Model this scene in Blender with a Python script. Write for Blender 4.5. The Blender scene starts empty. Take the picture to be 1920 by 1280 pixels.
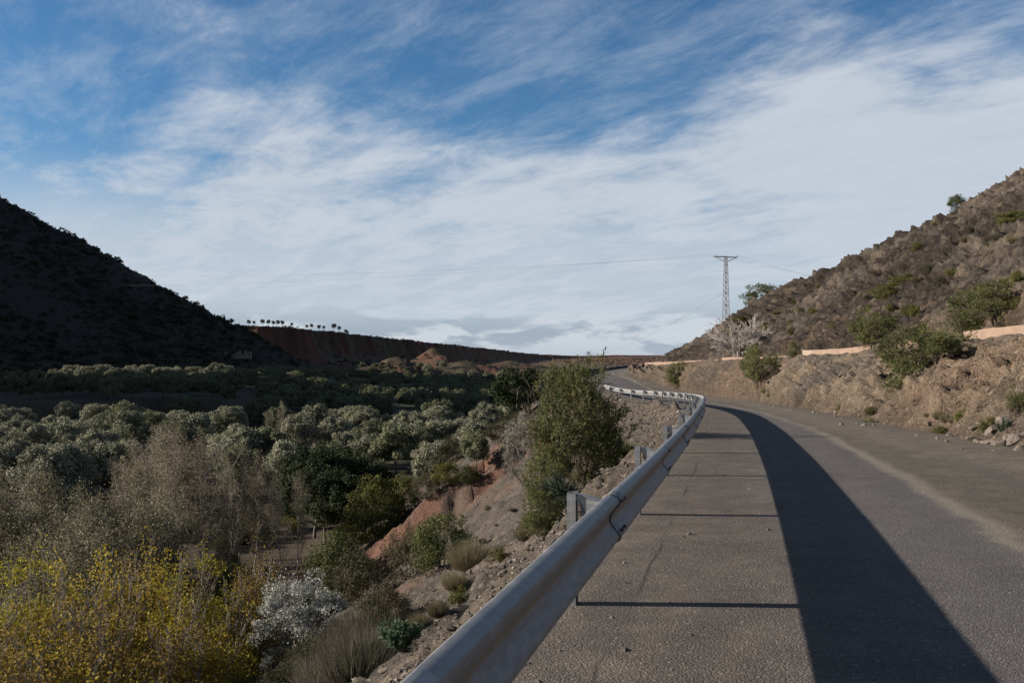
import bpy, math, random
import numpy as np
from mathutils import Vector
R = math.radians
scene = bpy.context.scene
COL = scene.collection

# ------------------------------------------------------------------ camera, light, sky, exposure
F, CX, CY, HOR = 1867.0, 960.0, 640.0, 668.0
EYE = 1.55
PITCH = math.atan((HOR - CY) / F)
cam_d = bpy.data.cameras.new('camera'); cam = bpy.data.objects.new('camera', cam_d); COL.objects.link(cam)
cam_d.lens = 35.0; cam_d.sensor_width = 36.0; cam_d.clip_start = 0.05; cam_d.clip_end = 30000
cam.location = (0, 0, EYE); cam.rotation_euler = (math.pi / 2 + PITCH, 0, 0)
scene.camera = cam

SUN_EL = 19.4
SUN_DIR = Vector((-math.cos(R(SUN_EL)) * math.cos(R(3)), math.cos(R(SUN_EL)) * math.sin(R(3)), math.sin(R(SUN_EL))))
sun_d = bpy.data.lights.new('sun', 'SUN'); sun = bpy.data.objects.new('sun', sun_d); COL.objects.link(sun)
sun_d.energy = 5.0; sun_d.angle = R(0.5); sun_d.color = (1.0, 0.90, 0.78)
sun.rotation_euler = SUN_DIR.to_track_quat('Z', 'Y').to_euler()

scene.view_settings.view_transform = 'Standard'; scene.view_settings.look = 'None'
scene.view_settings.gamma = 1.0; scene.view_settings.exposure = 0.90


class NT:
    """small wrapper for building node trees"""
    def __init__(s, tree): s.t = tree; tree.nodes.clear()
    def n(s, kind, **kw):
        nd = s.t.nodes.new('ShaderNode' + kind)
        for k, v in kw.items():
            if k in ('ins',):
                for a, b in v.items():
                    sock = nd.inputs[a]
                    if isinstance(b, bpy.types.NodeSocket): s.t.links.new(b, sock)
                    else: sock.default_value = b
            else: setattr(nd, k, v)
        return nd
    def math(s, op, a, b=0.0, c=None, clamp=False):
        ins = {0: a, 1: b}
        if c is not None: ins[2] = c
        return s.n('Math', operation=op, use_clamp=clamp, ins=ins).outputs[0]
    def vmath(s, op, a, b=(0, 0, 0)):
        nd = s.n('VectorMath', operation=op, ins={0: a, 1: b})
        return nd.outputs['Value'] if op in ('DOT_PRODUCT', 'LENGTH') else nd.outputs[0]
    def mix(s, f, a, b, mode='MIX'):
        nd = s.n('Mix', data_type='RGBA', blend_type=mode)
        for i, v in ((0, f), (6, a), (7, b)):
            if isinstance(v, bpy.types.NodeSocket): s.t.links.new(v, nd.inputs[i])
            else: nd.inputs[i].default_value = v if i == 0 else (tuple(v) + (1,))[:4]
        return nd.outputs[2]
    def ramp(s, f, a, b, interp='SMOOTHSTEP'):
        return s.n('MapRange', interpolation_type=interp, clamp=True, ins={0: f, 1: a, 2: b, 3: 0.0, 4: 1.0}).outputs[0] \
            if interp == 'LINEAR' else s.n('MapRange', interpolation_type=interp, ins={0: f, 1: a, 2: b, 3: 0.0, 4: 1.0}).outputs[0]
    def noise(s, vec, scale, detail=4.0, rough=0.55, dist=0.0):
        return s.n('TexNoise', ins={'Vector': vec, 'Scale': scale, 'Detail': detail, 'Roughness': rough, 'Distortion': dist}).outputs['Fac']
    def link(s, a, b): s.t.links.new(a, b)


world = bpy.data.worlds.new('World'); scene.world = world; world.use_nodes = True
def build_sky():
    w = NT(world.node_tree)
    out = w.n('OutputWorld'); bg = w.n('Background'); w.link(bg.outputs[0], out.inputs[0])
    bg.inputs['Strength'].default_value = 0.073
    sky = w.n('TexSky', sky_type='NISHITA', sun_disc=False, sun_elevation=R(SUN_EL),
              sun_rotation=math.atan2(SUN_DIR.x, SUN_DIR.y), altitude=700, air_density=1.0, dust_density=0.3, ozone_density=2.2)
    tint = w.mix(1.0, sky.outputs[0], (0.37, 0.61, 0.77), 'MULTIPLY')
    d = w.n('TexCoord').outputs['Generated']
    sp = w.n('SeparateXYZ', ins={0: d}); x, y, z = sp.outputs
    zc = w.math('ADD', w.math('MAXIMUM', z, 0.0), 0.12)
    px = w.math('DIVIDE', x, zc); py = w.math('DIVIDE', y, zc)
    zd = w.math('SUBTRACT', 1.0, w.math('MULTIPLY', w.ramp(z, 0.38, 0.80), 0.55))
    tint = w.mix(1.0, tint, w.n('CombineColor', ins={0: zd, 1: zd, 2: zd}).outputs[0], 'MULTIPLY')
    # streak frame: 'a' along the wind, 'c' across
    ca, sa = 0.57, -0.82
    al = w.math('ADD', w.math('MULTIPLY', px, ca), w.math('MULTIPLY', py, sa))
    ac = w.math('ADD', w.math('MULTIPLY', px, -sa), w.math('MULTIPLY', py, ca))
    p1 = w.n('CombineXYZ', ins={0: w.math('MULTIPLY', al, 0.55), 1: w.math('MULTIPLY', ac, 1.35), 2: 3.7}).outputs[0]
    p2 = w.n('CombineXYZ', ins={0: w.math('MULTIPLY', al, 0.9), 1: w.math('MULTIPLY', ac, 2.0), 2: 9.1}).outputs[0]
    big = w.noise(p1, 1.0, 6.0, 0.56, 0.2)
    fine = w.noise(p2, 2.3, 10.0, 0.70, 0.25)
    # cover by elevation (direction space, fixed to the world) and a few broad banks
    cov = w.math('SUBTRACT', 1.0, w.ramp(z, 0.17, 0.30))
    def bank(u, v, r0, r1):
        vec = Vector(((u - CX) / F, 1.0, (HOR - v) / F)).normalized()
        return w.ramp(w.vmath('DOT_PRODUCT', d, tuple(vec)), math.cos(R(r1)), math.cos(R(r0)))
    cov = w.math('ADD', w.math('MULTIPLY', cov, 0.72), w.math('MULTIPLY', bank(1930, 230, 2, 15), 0.32))
    cov = w.math('ADD', cov, w.math('MULTIPLY', bank(320, 90, 0, 6), 0.30))
    cov = w.math('ADD', cov, w.math('MULTIPLY', bank(1480, 170, 0, 7), 0.26))
    cov = w.math('ADD', cov, w.math('MULTIPLY', bank(0, 190, 0, 8), 0.02))
    cov = w.math('SUBTRACT', cov, w.math('MULTIPLY', bank(160, 250, 0, 9), 0.36))
    cov = w.math('SUBTRACT', cov, w.math('MULTIPLY', bank(1020, 60, 0, 11), 0.24))
    f = w.math('ADD', w.math('MULTIPLY', big, 0.50), w.math('MULTIPLY', fine, 0.66))
    p5 = w.n('CombineXYZ', ins={0: w.math('MULTIPLY', px, 1.0), 1: w.math('MULTIPLY', py, 1.0), 2: 1.3}).outputs[0]
    puff = w.noise(p5, 3.4, 8.0, 0.62, 0.6)
    f = w.math('ADD', f, w.math('MULTIPLY', w.math('SUBTRACT', puff, 0.5), 0.5))
    f = w.math('SUBTRACT', f, 0.055)
    den = w.math('ADD', f, w.math('MULTIPLY', cov, 0.62))
    den = w.ramp(den, 0.55, 1.04)
    den = w.math('MULTIPLY', den, 0.95)
    den = w.math('MAXIMUM', den, w.math('MULTIPLY', w.ramp(fine, 0.36, 0.72), 0.34))
    lowm = w.math('SUBTRACT', 1.0, w.ramp(z, 0.022, 0.062))
    # thin blue slots and grey undersides low over the horizon
    p3 = w.n('CombineXYZ', ins={0: w.math('MULTIPLY', x, 2.2), 1: w.math('MULTIPLY', z, 15.0), 2: 2.3}).outputs[0]
    low = w.noise(p3, 1.7, 6.0, 0.55, 0.4)
    slot = w.math('MULTIPLY', w.ramp(low, 0.54, 0.70), w.math('SUBTRACT', 1.0, w.ramp(z, 0.13, 0.21)))
    den = w.math('MULTIPLY', den, w.math('SUBTRACT', 1.0, w.math('MULTIPLY', slot, 0.32)))
    den = w.math('MAXIMUM', den, w.math('MULTIPLY', lowm, 0.92))
    den = w.math('MAXIMUM', den, w.math('MULTIPLY', w.math('SUBTRACT', 1.0, w.ramp(z, 0.10, 0.21)), w.math('ADD', 0.66, w.math('MULTIPLY', fine, 0.36))))
    lc = w.math('ADD', 0.88, w.math('MULTIPLY', fine, 0.25))
    cl = w.mix(1.0, (4.15, 4.55, 5.1), w.n('CombineColor', ins={0: lc, 1: lc, 2: lc}).outputs[0], 'MULTIPLY')
    # cumulus bank near the horizon
    p4 = w.n('CombineXYZ', ins={0: w.math('MULTIPLY', x, 9.0), 1: w.math('MULTIPLY', z, 30.0), 2: 5.9}).outputs[0]
    cu = w.noise(p4, 1.0, 7.0, 0.55, 0.3)
    lowm = w.math('SUBTRACT', 1.0, w.ramp(z, 0.022, 0.062))
    grey = w.math('MULTIPLY', w.ramp(cu, 0.46, 0.55), lowm)
    cl = w.mix(w.math('MULTIPLY', lowm, 0.6), cl, (4.9, 5.2, 5.6))
    cl = w.mix(w.math('MULTIPLY', grey, 0.8), cl, (2.3, 2.75, 3.5))
    hz = w.math('MULTIPLY', w.math('SUBTRACT', 1.0, w.ramp(z, 0.0, 0.022)), 0.5)
    cl = w.mix(hz, cl, (3.3, 3.8, 4.5))
    col = w.mix(den, tint, cl)
    col = w.mix(w.ramp(z, -0.02, -0.10), col, (0.5, 0.45, 0.4))
    w.link(col, bg.inputs['Color'])
build_sky()

# ------------------------------------------------------------------ numeric helpers
def at(u, v, Y):
    """point at forward distance Y seen at photograph pixel (u, v)"""
    dx, dz = (u - CX) / F, (CY - v) / F
    fy, fz = math.cos(PITCH) - dz * math.sin(PITCH), math.sin(PITCH) + dz * math.cos(PITCH)
    k = Y / fy
    return Vector((dx * k, Y, EYE + fz * k))

def _h(ix, iy, iz, seed):
    h = (ix.astype(np.int64) * 374761393 + iy.astype(np.int64) * 668265263 + iz.astype(np.int64) * 2147483647 + seed * 974711) & 0xFFFFFFFF
    h = ((h ^ (h >> 13)) * 1274126177) & 0xFFFFFFFF
    h = ((h ^ (h >> 15)) * 2246822519) & 0xFFFFFFFF
    return ((h ^ (h >> 16)) & 0xFFFFFF) / float(0xFFFFFF)

def vnoise(x, y, z=None, seed=0):
    x = np.asarray(x, float); y = np.asarray(y, float)
    z = np.zeros_like(x) if z is None else np.asarray(z, float)
    ix, iy, iz = np.floor(x), np.floor(y), np.floor(z)
    fx, fy, fz = x - ix, y - iy, z - iz
    fx, fy, fz = [t * t * t * (t * (t * 6 - 15) + 10) for t in (fx, fy, fz)]
    r = 0
    for a in (0, 1):
        for b in (0, 1):
            for c in (0, 1):
                wgt = (fx if a else 1 - fx) * (fy if b else 1 - fy) * (fz if c else 1 - fz)
                r = r + wgt * _h(ix + a, iy + b, iz + c, seed)
    return r * 2 - 1

def fbm(x, y, z=None, oct=4, gain=0.5, seed=0, ridge=False):
    t = 0; a = 1.0; n = 0
    z = np.zeros_like(np.asarray(x, float)) if z is None else z
    for i in range(oct):
        v = vnoise(x * 2 ** i, y * 2 ** i, z * 2 ** i, seed + i * 17)
        if ridge: v = 1 - 2 * np.abs(v)
        t = t + a * v; n += a; a *= gain
    return t / n

def cell(x, y, z, seed=0):
    """worley F1 and F2-F1"""
    ix, iy, iz = np.floor(x), np.floor(y), np.floor(z)
    f1 = np.full(x.shape, 9.0); f2 = np.full(x.shape, 9.0); cid = np.zeros(x.shape)
    for a in (-1, 0, 1):
        for b in (-1, 0, 1):
            for c in (-1, 0, 1):
                gx, gy, gz = ix + a, iy + b, iz + c
                r1 = _h(gx, gy, gz, seed)
                dd = (gx + r1 - x) ** 2 + (gy + _h(gx, gy, gz, seed + 1) - y) ** 2 + (gz + _h(gx, gy, gz, seed + 2) - z) ** 2
                nf = dd < f1
                f2 = np.where(nf, f1, np.minimum(f2, dd)); cid = np.where(nf, r1, cid); f1 = np.where(nf, dd, f1)
    return np.sqrt(f1), np.sqrt(f2) - np.sqrt(f1), cid

def sstep(a, b, x):
    t = np.clip((x - a) / (b - a), 0, 1); return t * t * (3 - 2 * t)

def smax(a, b, k): return np.logaddexp(a / k, b / k) * k
def smin(a, b, k): return -smax(-a, -b, k)

def mesh(name, V, faces, mats=(), smooth=False, attrs=None):
    """faces: list of (n,k) int arrays"""
    V = np.asarray(V, np.float32).reshape(-1, 3)
    me = bpy.data.meshes.new(name)
    me.vertices.add(len(V)); me.vertices.foreach_set('co', V.ravel())
    faces = [np.asarray(f, np.int32) for f in faces if len(f)]
    if faces:
        tot = np.concatenate([np.full(len(f), f.shape[1], np.int32) for f in faces])
        idx = np.concatenate([f.ravel() for f in faces])
        me.loops.add(len(idx)); me.loops.foreach_set('vertex_index', idx)
        me.polygons.add(len(tot))
        st = np.zeros(len(tot), np.int32); st[1:] = np.cumsum(tot)[:-1]
        me.polygons.foreach_set('loop_start', st); me.polygons.foreach_set('loop_total', tot)
        me.polygons.foreach_set('use_smooth', np.full(len(tot), smooth, bool))
    me.update(calc_edges=True); me.validate()
    for m in mats: me.materials.append(m)
    for k, v in (attrs or {}).items():
        v = np.asarray(v, np.float32)
        if v.ndim == 2:
            a = me.attributes.new(k, 'FLOAT_COLOR', 'POINT')
            a.data.foreach_set('color', np.concatenate([v, np.ones((len(v), 1), np.float32)], 1).ravel())
        else:
            a = me.attributes.new(k, 'FLOAT', 'POINT'); a.data.foreach_set('value', v)
    return me

def obj(name, me, parent=None, loc=(0, 0, 0), rot=(0, 0, 0), scale=(1, 1, 1)):
    o = bpy.data.objects.new(name, me); COL.objects.link(o)
    o.location = loc; o.rotation_euler = rot; o.scale = scale
    if parent is not None: o.parent = parent
    return o

def tag(o, label=None, cat=None, group=None, kind=None):
    if label: o['label'] = label
    if cat: o['category'] = cat
    if group: o['group'] = group
    if kind: o['kind'] = kind
    return o

def thing(name, loc=(0, 0, 0), rz=0.0, scale=1.0):
    o = bpy.data.objects.new(name, None); COL.objects.link(o)
    o.empty_display_size = 0.2
    o.location = loc; o.rotation_euler = (0, 0, rz); o.scale = (scale,) * 3 if not hasattr(scale, '__len__') else scale
    return o

def grid_faces(nr, nc):
    i = np.arange(nr * nc).reshape(nr, nc)
    return np.stack([i[:-1, :-1], i[:-1, 1:], i[1:, 1:], i[1:, :-1]], -1).reshape(-1, 4)

class MB:
    def __init__(s): s.V = []; s.Q = []; s.T = []; s.n = 0
    def add(s, V, Q=None, T=None):
        V = np.asarray(V, float).reshape(-1, 3)
        if Q is not None and len(Q): s.Q.append(np.asarray(Q) + s.n)
        if T is not None and len(T): s.T.append(np.asarray(T) + s.n)
        s.V.append(V); s.n += len(V)
    def box(s, c, e, M=None):
        """c centre, e full extents, optional 3x3 axes"""
        P = np.array([[i, j, k] for i in (-.5, .5) for j in (-.5, .5) for k in (-.5, .5)]) * np.array(e)
        if M is not None: P = P @ np.asarray(M).T
        s.add(P + np.array(c), [[0, 1, 3, 2], [4, 6, 7, 5], [0, 4, 5, 1], [2, 3, 7, 6], [0, 2, 6, 4], [1, 5, 7, 3]])
    def bar(s, p0, p1, r0, r1=None, n=6):
        segs(s, np.array([list(p0) + list(p1) + [r0, r0 if r1 is None else r1]]), n)
    def mesh(s, name, mats, smooth=False):
        fs = []
        if s.Q: fs.append(np.concatenate(s.Q))
        if s.T: fs.append(np.concatenate(s.T))
        return mesh(name, np.concatenate(s.V) if s.V else np.zeros((0, 3)), fs, mats, smooth)

def segs(mb, S, n=4):
    """prisms for an (m,8) array p0,p1,r0,r1"""
    S = np.asarray(S, float)
    if not len(S): return
    p0, p1, r0, r1 = S[:, :3], S[:, 3:6], S[:, 6], S[:, 7]
    d = p1 - p0; d /= np.linalg.norm(d, axis=1, keepdims=True) + 1e-9
    a = np.where(np.abs(d[:, 2:3]) > 0.9, np.array([[1., 0, 0]]), np.array([[0., 0, 1]]))
    e1 = np.cross(d, a); e1 /= np.linalg.norm(e1, axis=1, keepdims=True) + 1e-9
    e2 = np.cross(d, e1)
    m = len(S); V = np.zeros((m, 2 * n, 3))
    for k in range(n):
        t = 2 * math.pi * k / n
        o = e1 * math.cos(t) + e2 * math.sin(t)
        V[:, k] = p0 + o * r0[:, None]; V[:, n + k] = p1 + o * r1[:, None]
    base = (np.arange(m) * 2 * n)[:, None]
    Q = [np.concatenate([base + k, base + (k + 1) % n, base + n + (k + 1) % n, base + n + k], 1) for k in range(n)]
    mb.add(V.reshape(-1, 3), np.concatenate(Q))

# ------------------------------------------------------------------ materials
def new_mat(name):
    m = bpy.data.materials.new(name); m.use_nodes = True
    return m, NT(m.node_tree)

def mat_plain(name, col, rough=0.8, metal=0.0, var=0.25, scale=6.0, bump=0.0, bscale=40.0):
    m, t = new_mat(name)
    out = t.n('OutputMaterial'); p = t.n('BsdfPrincipled'); t.link(p.outputs[0], out.inputs[0])
    c = t.n('TexCoord').outputs['Object']
    nz = t.noise(c, scale, 5.0, 0.6)
    lo = [v * (1 - var) for v in col]; hi = [v * (1 + var) for v in col]
    t.link(t.mix(t.ramp(nz, 0.3, 0.7), lo, hi), p.inputs['Base Color'])
    p.inputs['Roughness'].default_value = rough; p.inputs['Metallic'].default_value = metal
    if bump:
        b = t.n('Bump', ins={'Strength': 0.6, 'Distance': bump, 'Height': t.noise(c, bscale, 5.0, 0.6)})
        t.link(b.outputs[0], p.inputs['Normal'])
    return m

def mat_leaf(name, c1, c2, c3=None, trans=0.28, rough=0.7, spec=0.12):
    m, t = new_mat(name)
    out = t.n('OutputMaterial'); p = t.n('BsdfPrincipled'); tr = t.n('BsdfTranslucent'); mx = t.n('MixShader')
    g = t.n('NewGeometry').outputs['Random Per Island']; oi = t.n('ObjectInfo').outputs['Random']
    c = t.mix(g, c1, c2)
    if c3 is not None:
        c = t.mix(t.ramp(g, 0.86, 0.90), c, c3)
    k = t.math('ADD', 0.72, t.math('MULTIPLY', oi, 0.40))
    c = t.mix(1.0, c, t.n('CombineColor', ins={0: k, 1: k, 2: k}).outputs[0], 'MULTIPLY')
    t.link(c, p.inputs['Base Color']); t.link(c, tr.inputs['Color'])
    p.inputs['Roughness'].default_value = rough; p.inputs['Specular IOR Level'].default_value = spec
    mx.inputs[0].default_value = trans
    t.link(p.outputs[0], mx.inputs[1]); t.link(tr.outputs[0], mx.inputs[2]); t.link(mx.outputs[0], out.inputs[0])
    return m

def mat_earth(name, pebble=(14.0, 45.0), bump=(0.10, 0.03), scale=1.0):
    """rock and soil: vertex attribute 'soil' carries the kind of ground and some painted shade, noise breaks it up"""
    m, t = new_mat(name)
    out = t.n('OutputMaterial'); p = t.n('BsdfPrincipled'); t.link(p.outputs[0], out.inputs[0])
    a = t.n('Attribute', attribute_name='soil').outputs['Color']
    c = t.n('TexCoord').outputs['Object']
    n1 = t.noise(c, 0.9 * scale, 8.0, 0.65); n2 = t.noise(c, 6.0 * scale, 6.0, 0.65, 0.3); n3 = t.noise(c, 38.0 * scale, 4.0, 0.6)
    v = t.n('TexVoronoi', ins={'Vector': c, 'Scale': pebble[0]}); v2 = t.n('TexVoronoi', ins={'Vector': c, 'Scale': pebble[1]})
    k = t.math('ADD', t.math('MULTIPLY', n1, 0.75), t.math('MULTIPLY', n2, 0.8))
    k = t.math('ADD', k, t.math('MULTIPLY', n3, 0.5))
    k = t.math('ADD', t.math('MULTIPLY', t.math('SUBTRACT', k, 1.02), 1.7), 1.0)
    k = t.math('MAXIMUM', k, 0.25)
    kc = t.n('CombineColor', ins={0: k, 1: k, 2: k}).outputs[0]
    col = t.mix(1.0, t.mix(1.0, a, (0.78, 0.77, 0.75), 'MULTIPLY'), kc, 'MULTIPLY')
    st = t.n('SeparateColor', ins={0: v.outputs['Color']}).outputs[0]
    st2 = t.n('SeparateColor', ins={0: v2.outputs['Color']}).outputs[0]
    s1 = t.math('MULTIPLY', t.math('GREATER_THAN', st, 0.86), t.math('LESS_THAN', v.outputs['Distance'], 0.36))
    s2 = t.math('MULTIPLY', t.math('GREATER_THAN', st2, 0.80), t.math('LESS_THAN', v2.outputs['Distance'], 0.40))
    lite = t.mix(0.5, t.mix(1.0, a, (1.7, 1.65, 1.6), 'MULTIPLY'), (0.20, 0.17, 0.145))
    col = t.mix(t.math('MULTIPLY', s1, 0.8), col, lite); col = t.mix(t.math('MULTIPLY', s2, 0.6), col, lite)
    t.link(col, p.inputs['Base Color']); p.inputs['Roughness'].default_value = 0.95
    p.inputs['Specular IOR Level'].default_value = 0.15
    h = t.math('ADD', t.math('MULTIPLY', n2, 1.0), t.math('MULTIPLY', n3, 0.35))
    b1 = t.n('Bump', ins={'Strength': 0.9, 'Distance': bump[0], 'Height': h})
    hv = t.math('SUBTRACT', 1.0, v2.outputs['Distance'])
    b2 = t.n('Bump', ins={'Strength': 0.6, 'Distance': bump[1], 'Height': hv, 'Normal': b1.outputs[0]})
    t.link(b2.outputs[0], p.inputs['Normal'])
    return m

M_GROUND = mat_earth('ground_soil', (7.0, 24.0), (0.12, 0.03))
M_ROCK = mat_earth('hillside_rock', (5.0, 19.0), (0.40, 0.08), 0.8)
M_BARK = mat_plain('bark', (0.10, 0.085, 0.07), 0.9, var=0.4, scale=5)
M_BARK_PALE = mat_plain('pale_bark', (0.24, 0.21, 0.18), 0.85, var=0.45, scale=2.5)
M_TWIG_GREY = mat_plain('grey_twig', (0.19, 0.165, 0.145), 0.9, var=0.3)
M_TWIG_BROWN = mat_plain('brown_twig', (0.13, 0.095, 0.07), 0.9, var=0.3)
M_STONE = mat_plain('loose_stone', (0.135, 0.108, 0.088), 0.95, var=0.45, scale=3.5, bump=0.02, bscale=18)
M_STEEL_POLE = mat_plain('tower_steel', (0.20, 0.16, 0.14), 0.7, 0.3, var=0.3)
M_WIRE = mat_plain('wire', (0.07, 0.07, 0.075), 0.8, 0.0, var=0.05)
M_PORC = mat_plain('porcelain', (0.35, 0.33, 0.30), 0.3, var=0.1)

# ------------------------------------------------------------------ road ribbon: left edge, right edge, height
ST = np.array([  # Lx, Ly, Rx, Ry, z, pavement width
    (-9.0, -36, 8.6, -36, 0.42, 3.6), (-4.0, -12, 8.6, -12, 0.14, 3.6), (-1.18, 0, 8.6, 0, 0.0, 3.6), (0.375, 6.6, 8.6, 6.6, -0.076, 3.6), (1.335, 10.7, 8.6, 10.7, -0.13, 3.5),
    (2.22, 14.6, 8.7, 14.6, -0.19, 3.4), (3.12, 18.7, 8.95, 18.7, -0.25, 3.3), (4.04, 23, 9.4, 23, -0.33, 3.2), (4.87, 27, 9.9, 27, -0.41, 3.1),
    (5.65, 31, 10.5, 31, -0.50, 3.0), (6.43, 35, 11.1, 35, -0.60, 2.9), (7.1, 39, 11.7, 39, -0.70, 2.8), (7.65, 43, 12.25, 43, -0.81, 2.8),
    (8.13, 47, 12.9, 47, -0.93, 2.8), (8.47, 51, 13.5, 51, -1.04, 2.9), (8.7, 55, 14.1, 55, -1.15, 3.0), (8.9, 59, 14.7, 59, -1.26, 3.1),
    (9.0, 63, 15.2, 63, -1.37, 3.3), (8.9, 67, 15.6, 67, -1.47, 3.5), (8.6, 71, 15.7, 71.5, -1.57, 3.8), (8.2, 75, 15.6, 76, -1.62, 4.2),
    (7.6, 82, 15.1, 84, -1.58, 5.0), (7.0, 90, 14.4, 93, -1.32, 5.8), (6.7, 100, 13.3, 101, -0.92, 5.6), (7.0, 110, 12.6, 107, -0.55, 4.8),
    (8.2, 118, 12.9, 110, -0.28, 6.5), (11, 126, 13.6, 112.2, -0.08, 11), (15, 131, 14.6, 113.6, 0.12, 15), (19, 131.5, 15.6, 114, 0.3, 15),
    (22.5, 128, 16.2, 112.3, 0.42, 14), (24, 120, 16.6, 108, 0.5, 12), (24, 105, 17.0, 100, 0.78, 7), (23.8, 85, 17.7, 85, 1.15, 5.6),
    (23.6, 61, 17.9, 61, 1.5, 5.4), (23.6, 49, 17.8, 49, 1.72, 5.4), (24, 40, 18.4, 40, 2.1, 5.4), (24.3, 36, 18.6, 36, 2.22, 5.4),
    (25.5, 20, 19.8, 20, 2.7, 5.4), (26, 0, 20.5, 0, 3.0, 5.4)], float)

def catmull(P, per):
    P = np.asarray(P, float); Q = np.vstack([2 * P[0] - P[1], P, 2 * P[-1] - P[-2]])
    out = []
    for i in range(1, len(Q) - 2):
        p0, p1, p2, p3 = Q[i - 1:i + 3]
        t = (np.arange(per) / per)[:, None]
        out.append(0.5 * (2 * p1 + (p2 - p0) * t + (2 * p0 - 5 * p1 + 4 * p2 - p3) * t ** 2 + (3 * p1 - p0 - 3 * p2 + p3) * t ** 3))
    return np.vstack(out + [P[-1:]])
PER = 8
RB = catmull(ST, PER)
I_HAIR = 28 * PER              # outer corner of the hairpin
EDGE = RB[:I_HAIR + 1][:, [0, 1, 4]]
BACK = np.array([(20.5, 138, 0.0), (20, 150, -0.5), (24, 170, -1.5), (40, 205, -3), (120, 300, -6), (420, 800, -10), (1500, 3000, -12), (4000, 8000, -12)], float)
VEDGE = np.vstack([[(-30, -120, 1.2)], EDGE, BACK])

def nearest(X, Y, P):
    """signed distance (left positive), parameter along, z of the nearest point on polyline P"""
    X = np.asarray(X, float).ravel(); Y = np.asarray(Y, float).ravel()
    D = np.full(len(X), 1e18); S = np.zeros(len(X)); Z = np.zeros(len(X)); SG = np.ones(len(X))
    s0 = 0.0
    for a, b in zip(P[:-1], P[1:]):
        dx, dy = b[0] - a[0], b[1] - a[1]; L2 = dx * dx + dy * dy; L = math.sqrt(L2)
        t = np.clip(((X - a[0]) * dx + (Y - a[1]) * dy) / L2, 0, 1)
        ex, ey = X - (a[0] + t * dx), Y - (a[1] + t * dy)
        d2 = ex * ex + ey * ey
        m = d2 < D
        D[m] = d2[m]; S[m] = s0 + t[m] * L; Z[m] = a[2] + t[m] * (b[2] - a[2])
        SG[m] = np.sign(dx * ey[m] - dy * ex[m]) + 1e-9
        s0 += L
    return np.sqrt(D) * np.sign(SG), S, Z

# ------------------------------------------------------------------ the ground
FLOOR = -19.0
CLIFF = np.array([(-520, 640), (-430, 760), (-340, 900), (-262, 1010), (-232, 1080), (-214, 1300), (-154, 1800), (-80, 2500), (75, 3500), (330, 4200), (900, 5200), (2500, 6500)], float)
CLIFF_T = np.array([34, 34, 33, 33, 33, 31.5, 27.6, 23, 10, -6, -8, -8], float)

def left_hill(X, Y):
    xt = np.interp(Y, [60, 200, 300, 400, 490, 560, 650, 720, 900], [-720, -520, -430, -330, -250, -190, -112, -100, -90])
    u = np.maximum(0, xt - X)
    rise = 0.54 * u + 0.28 * np.maximum(0, u - 240)
    Yn = Y + (X + 160) * 0.0524
    w = sstep(150, 330, Yn) * (1 - 0.75 * np.exp(-((Yn - 428) / 18) ** 4)) * (1 - 0.10 * np.exp(-((Yn - 345) / 9) ** 4))  # unseen height shaped for its shadow, notch added to let sun onto the olive row
    cap = 12 + 328 * w
    rise = smin(rise, cap, 6.0)
    back = np.where(Y > 650, (Y - 650) * 0.75, 0)
    rise = np.where(Y > 640, smin(rise, rise - back + 6, 6), rise)
    return np.maximum(rise, 0)

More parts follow.
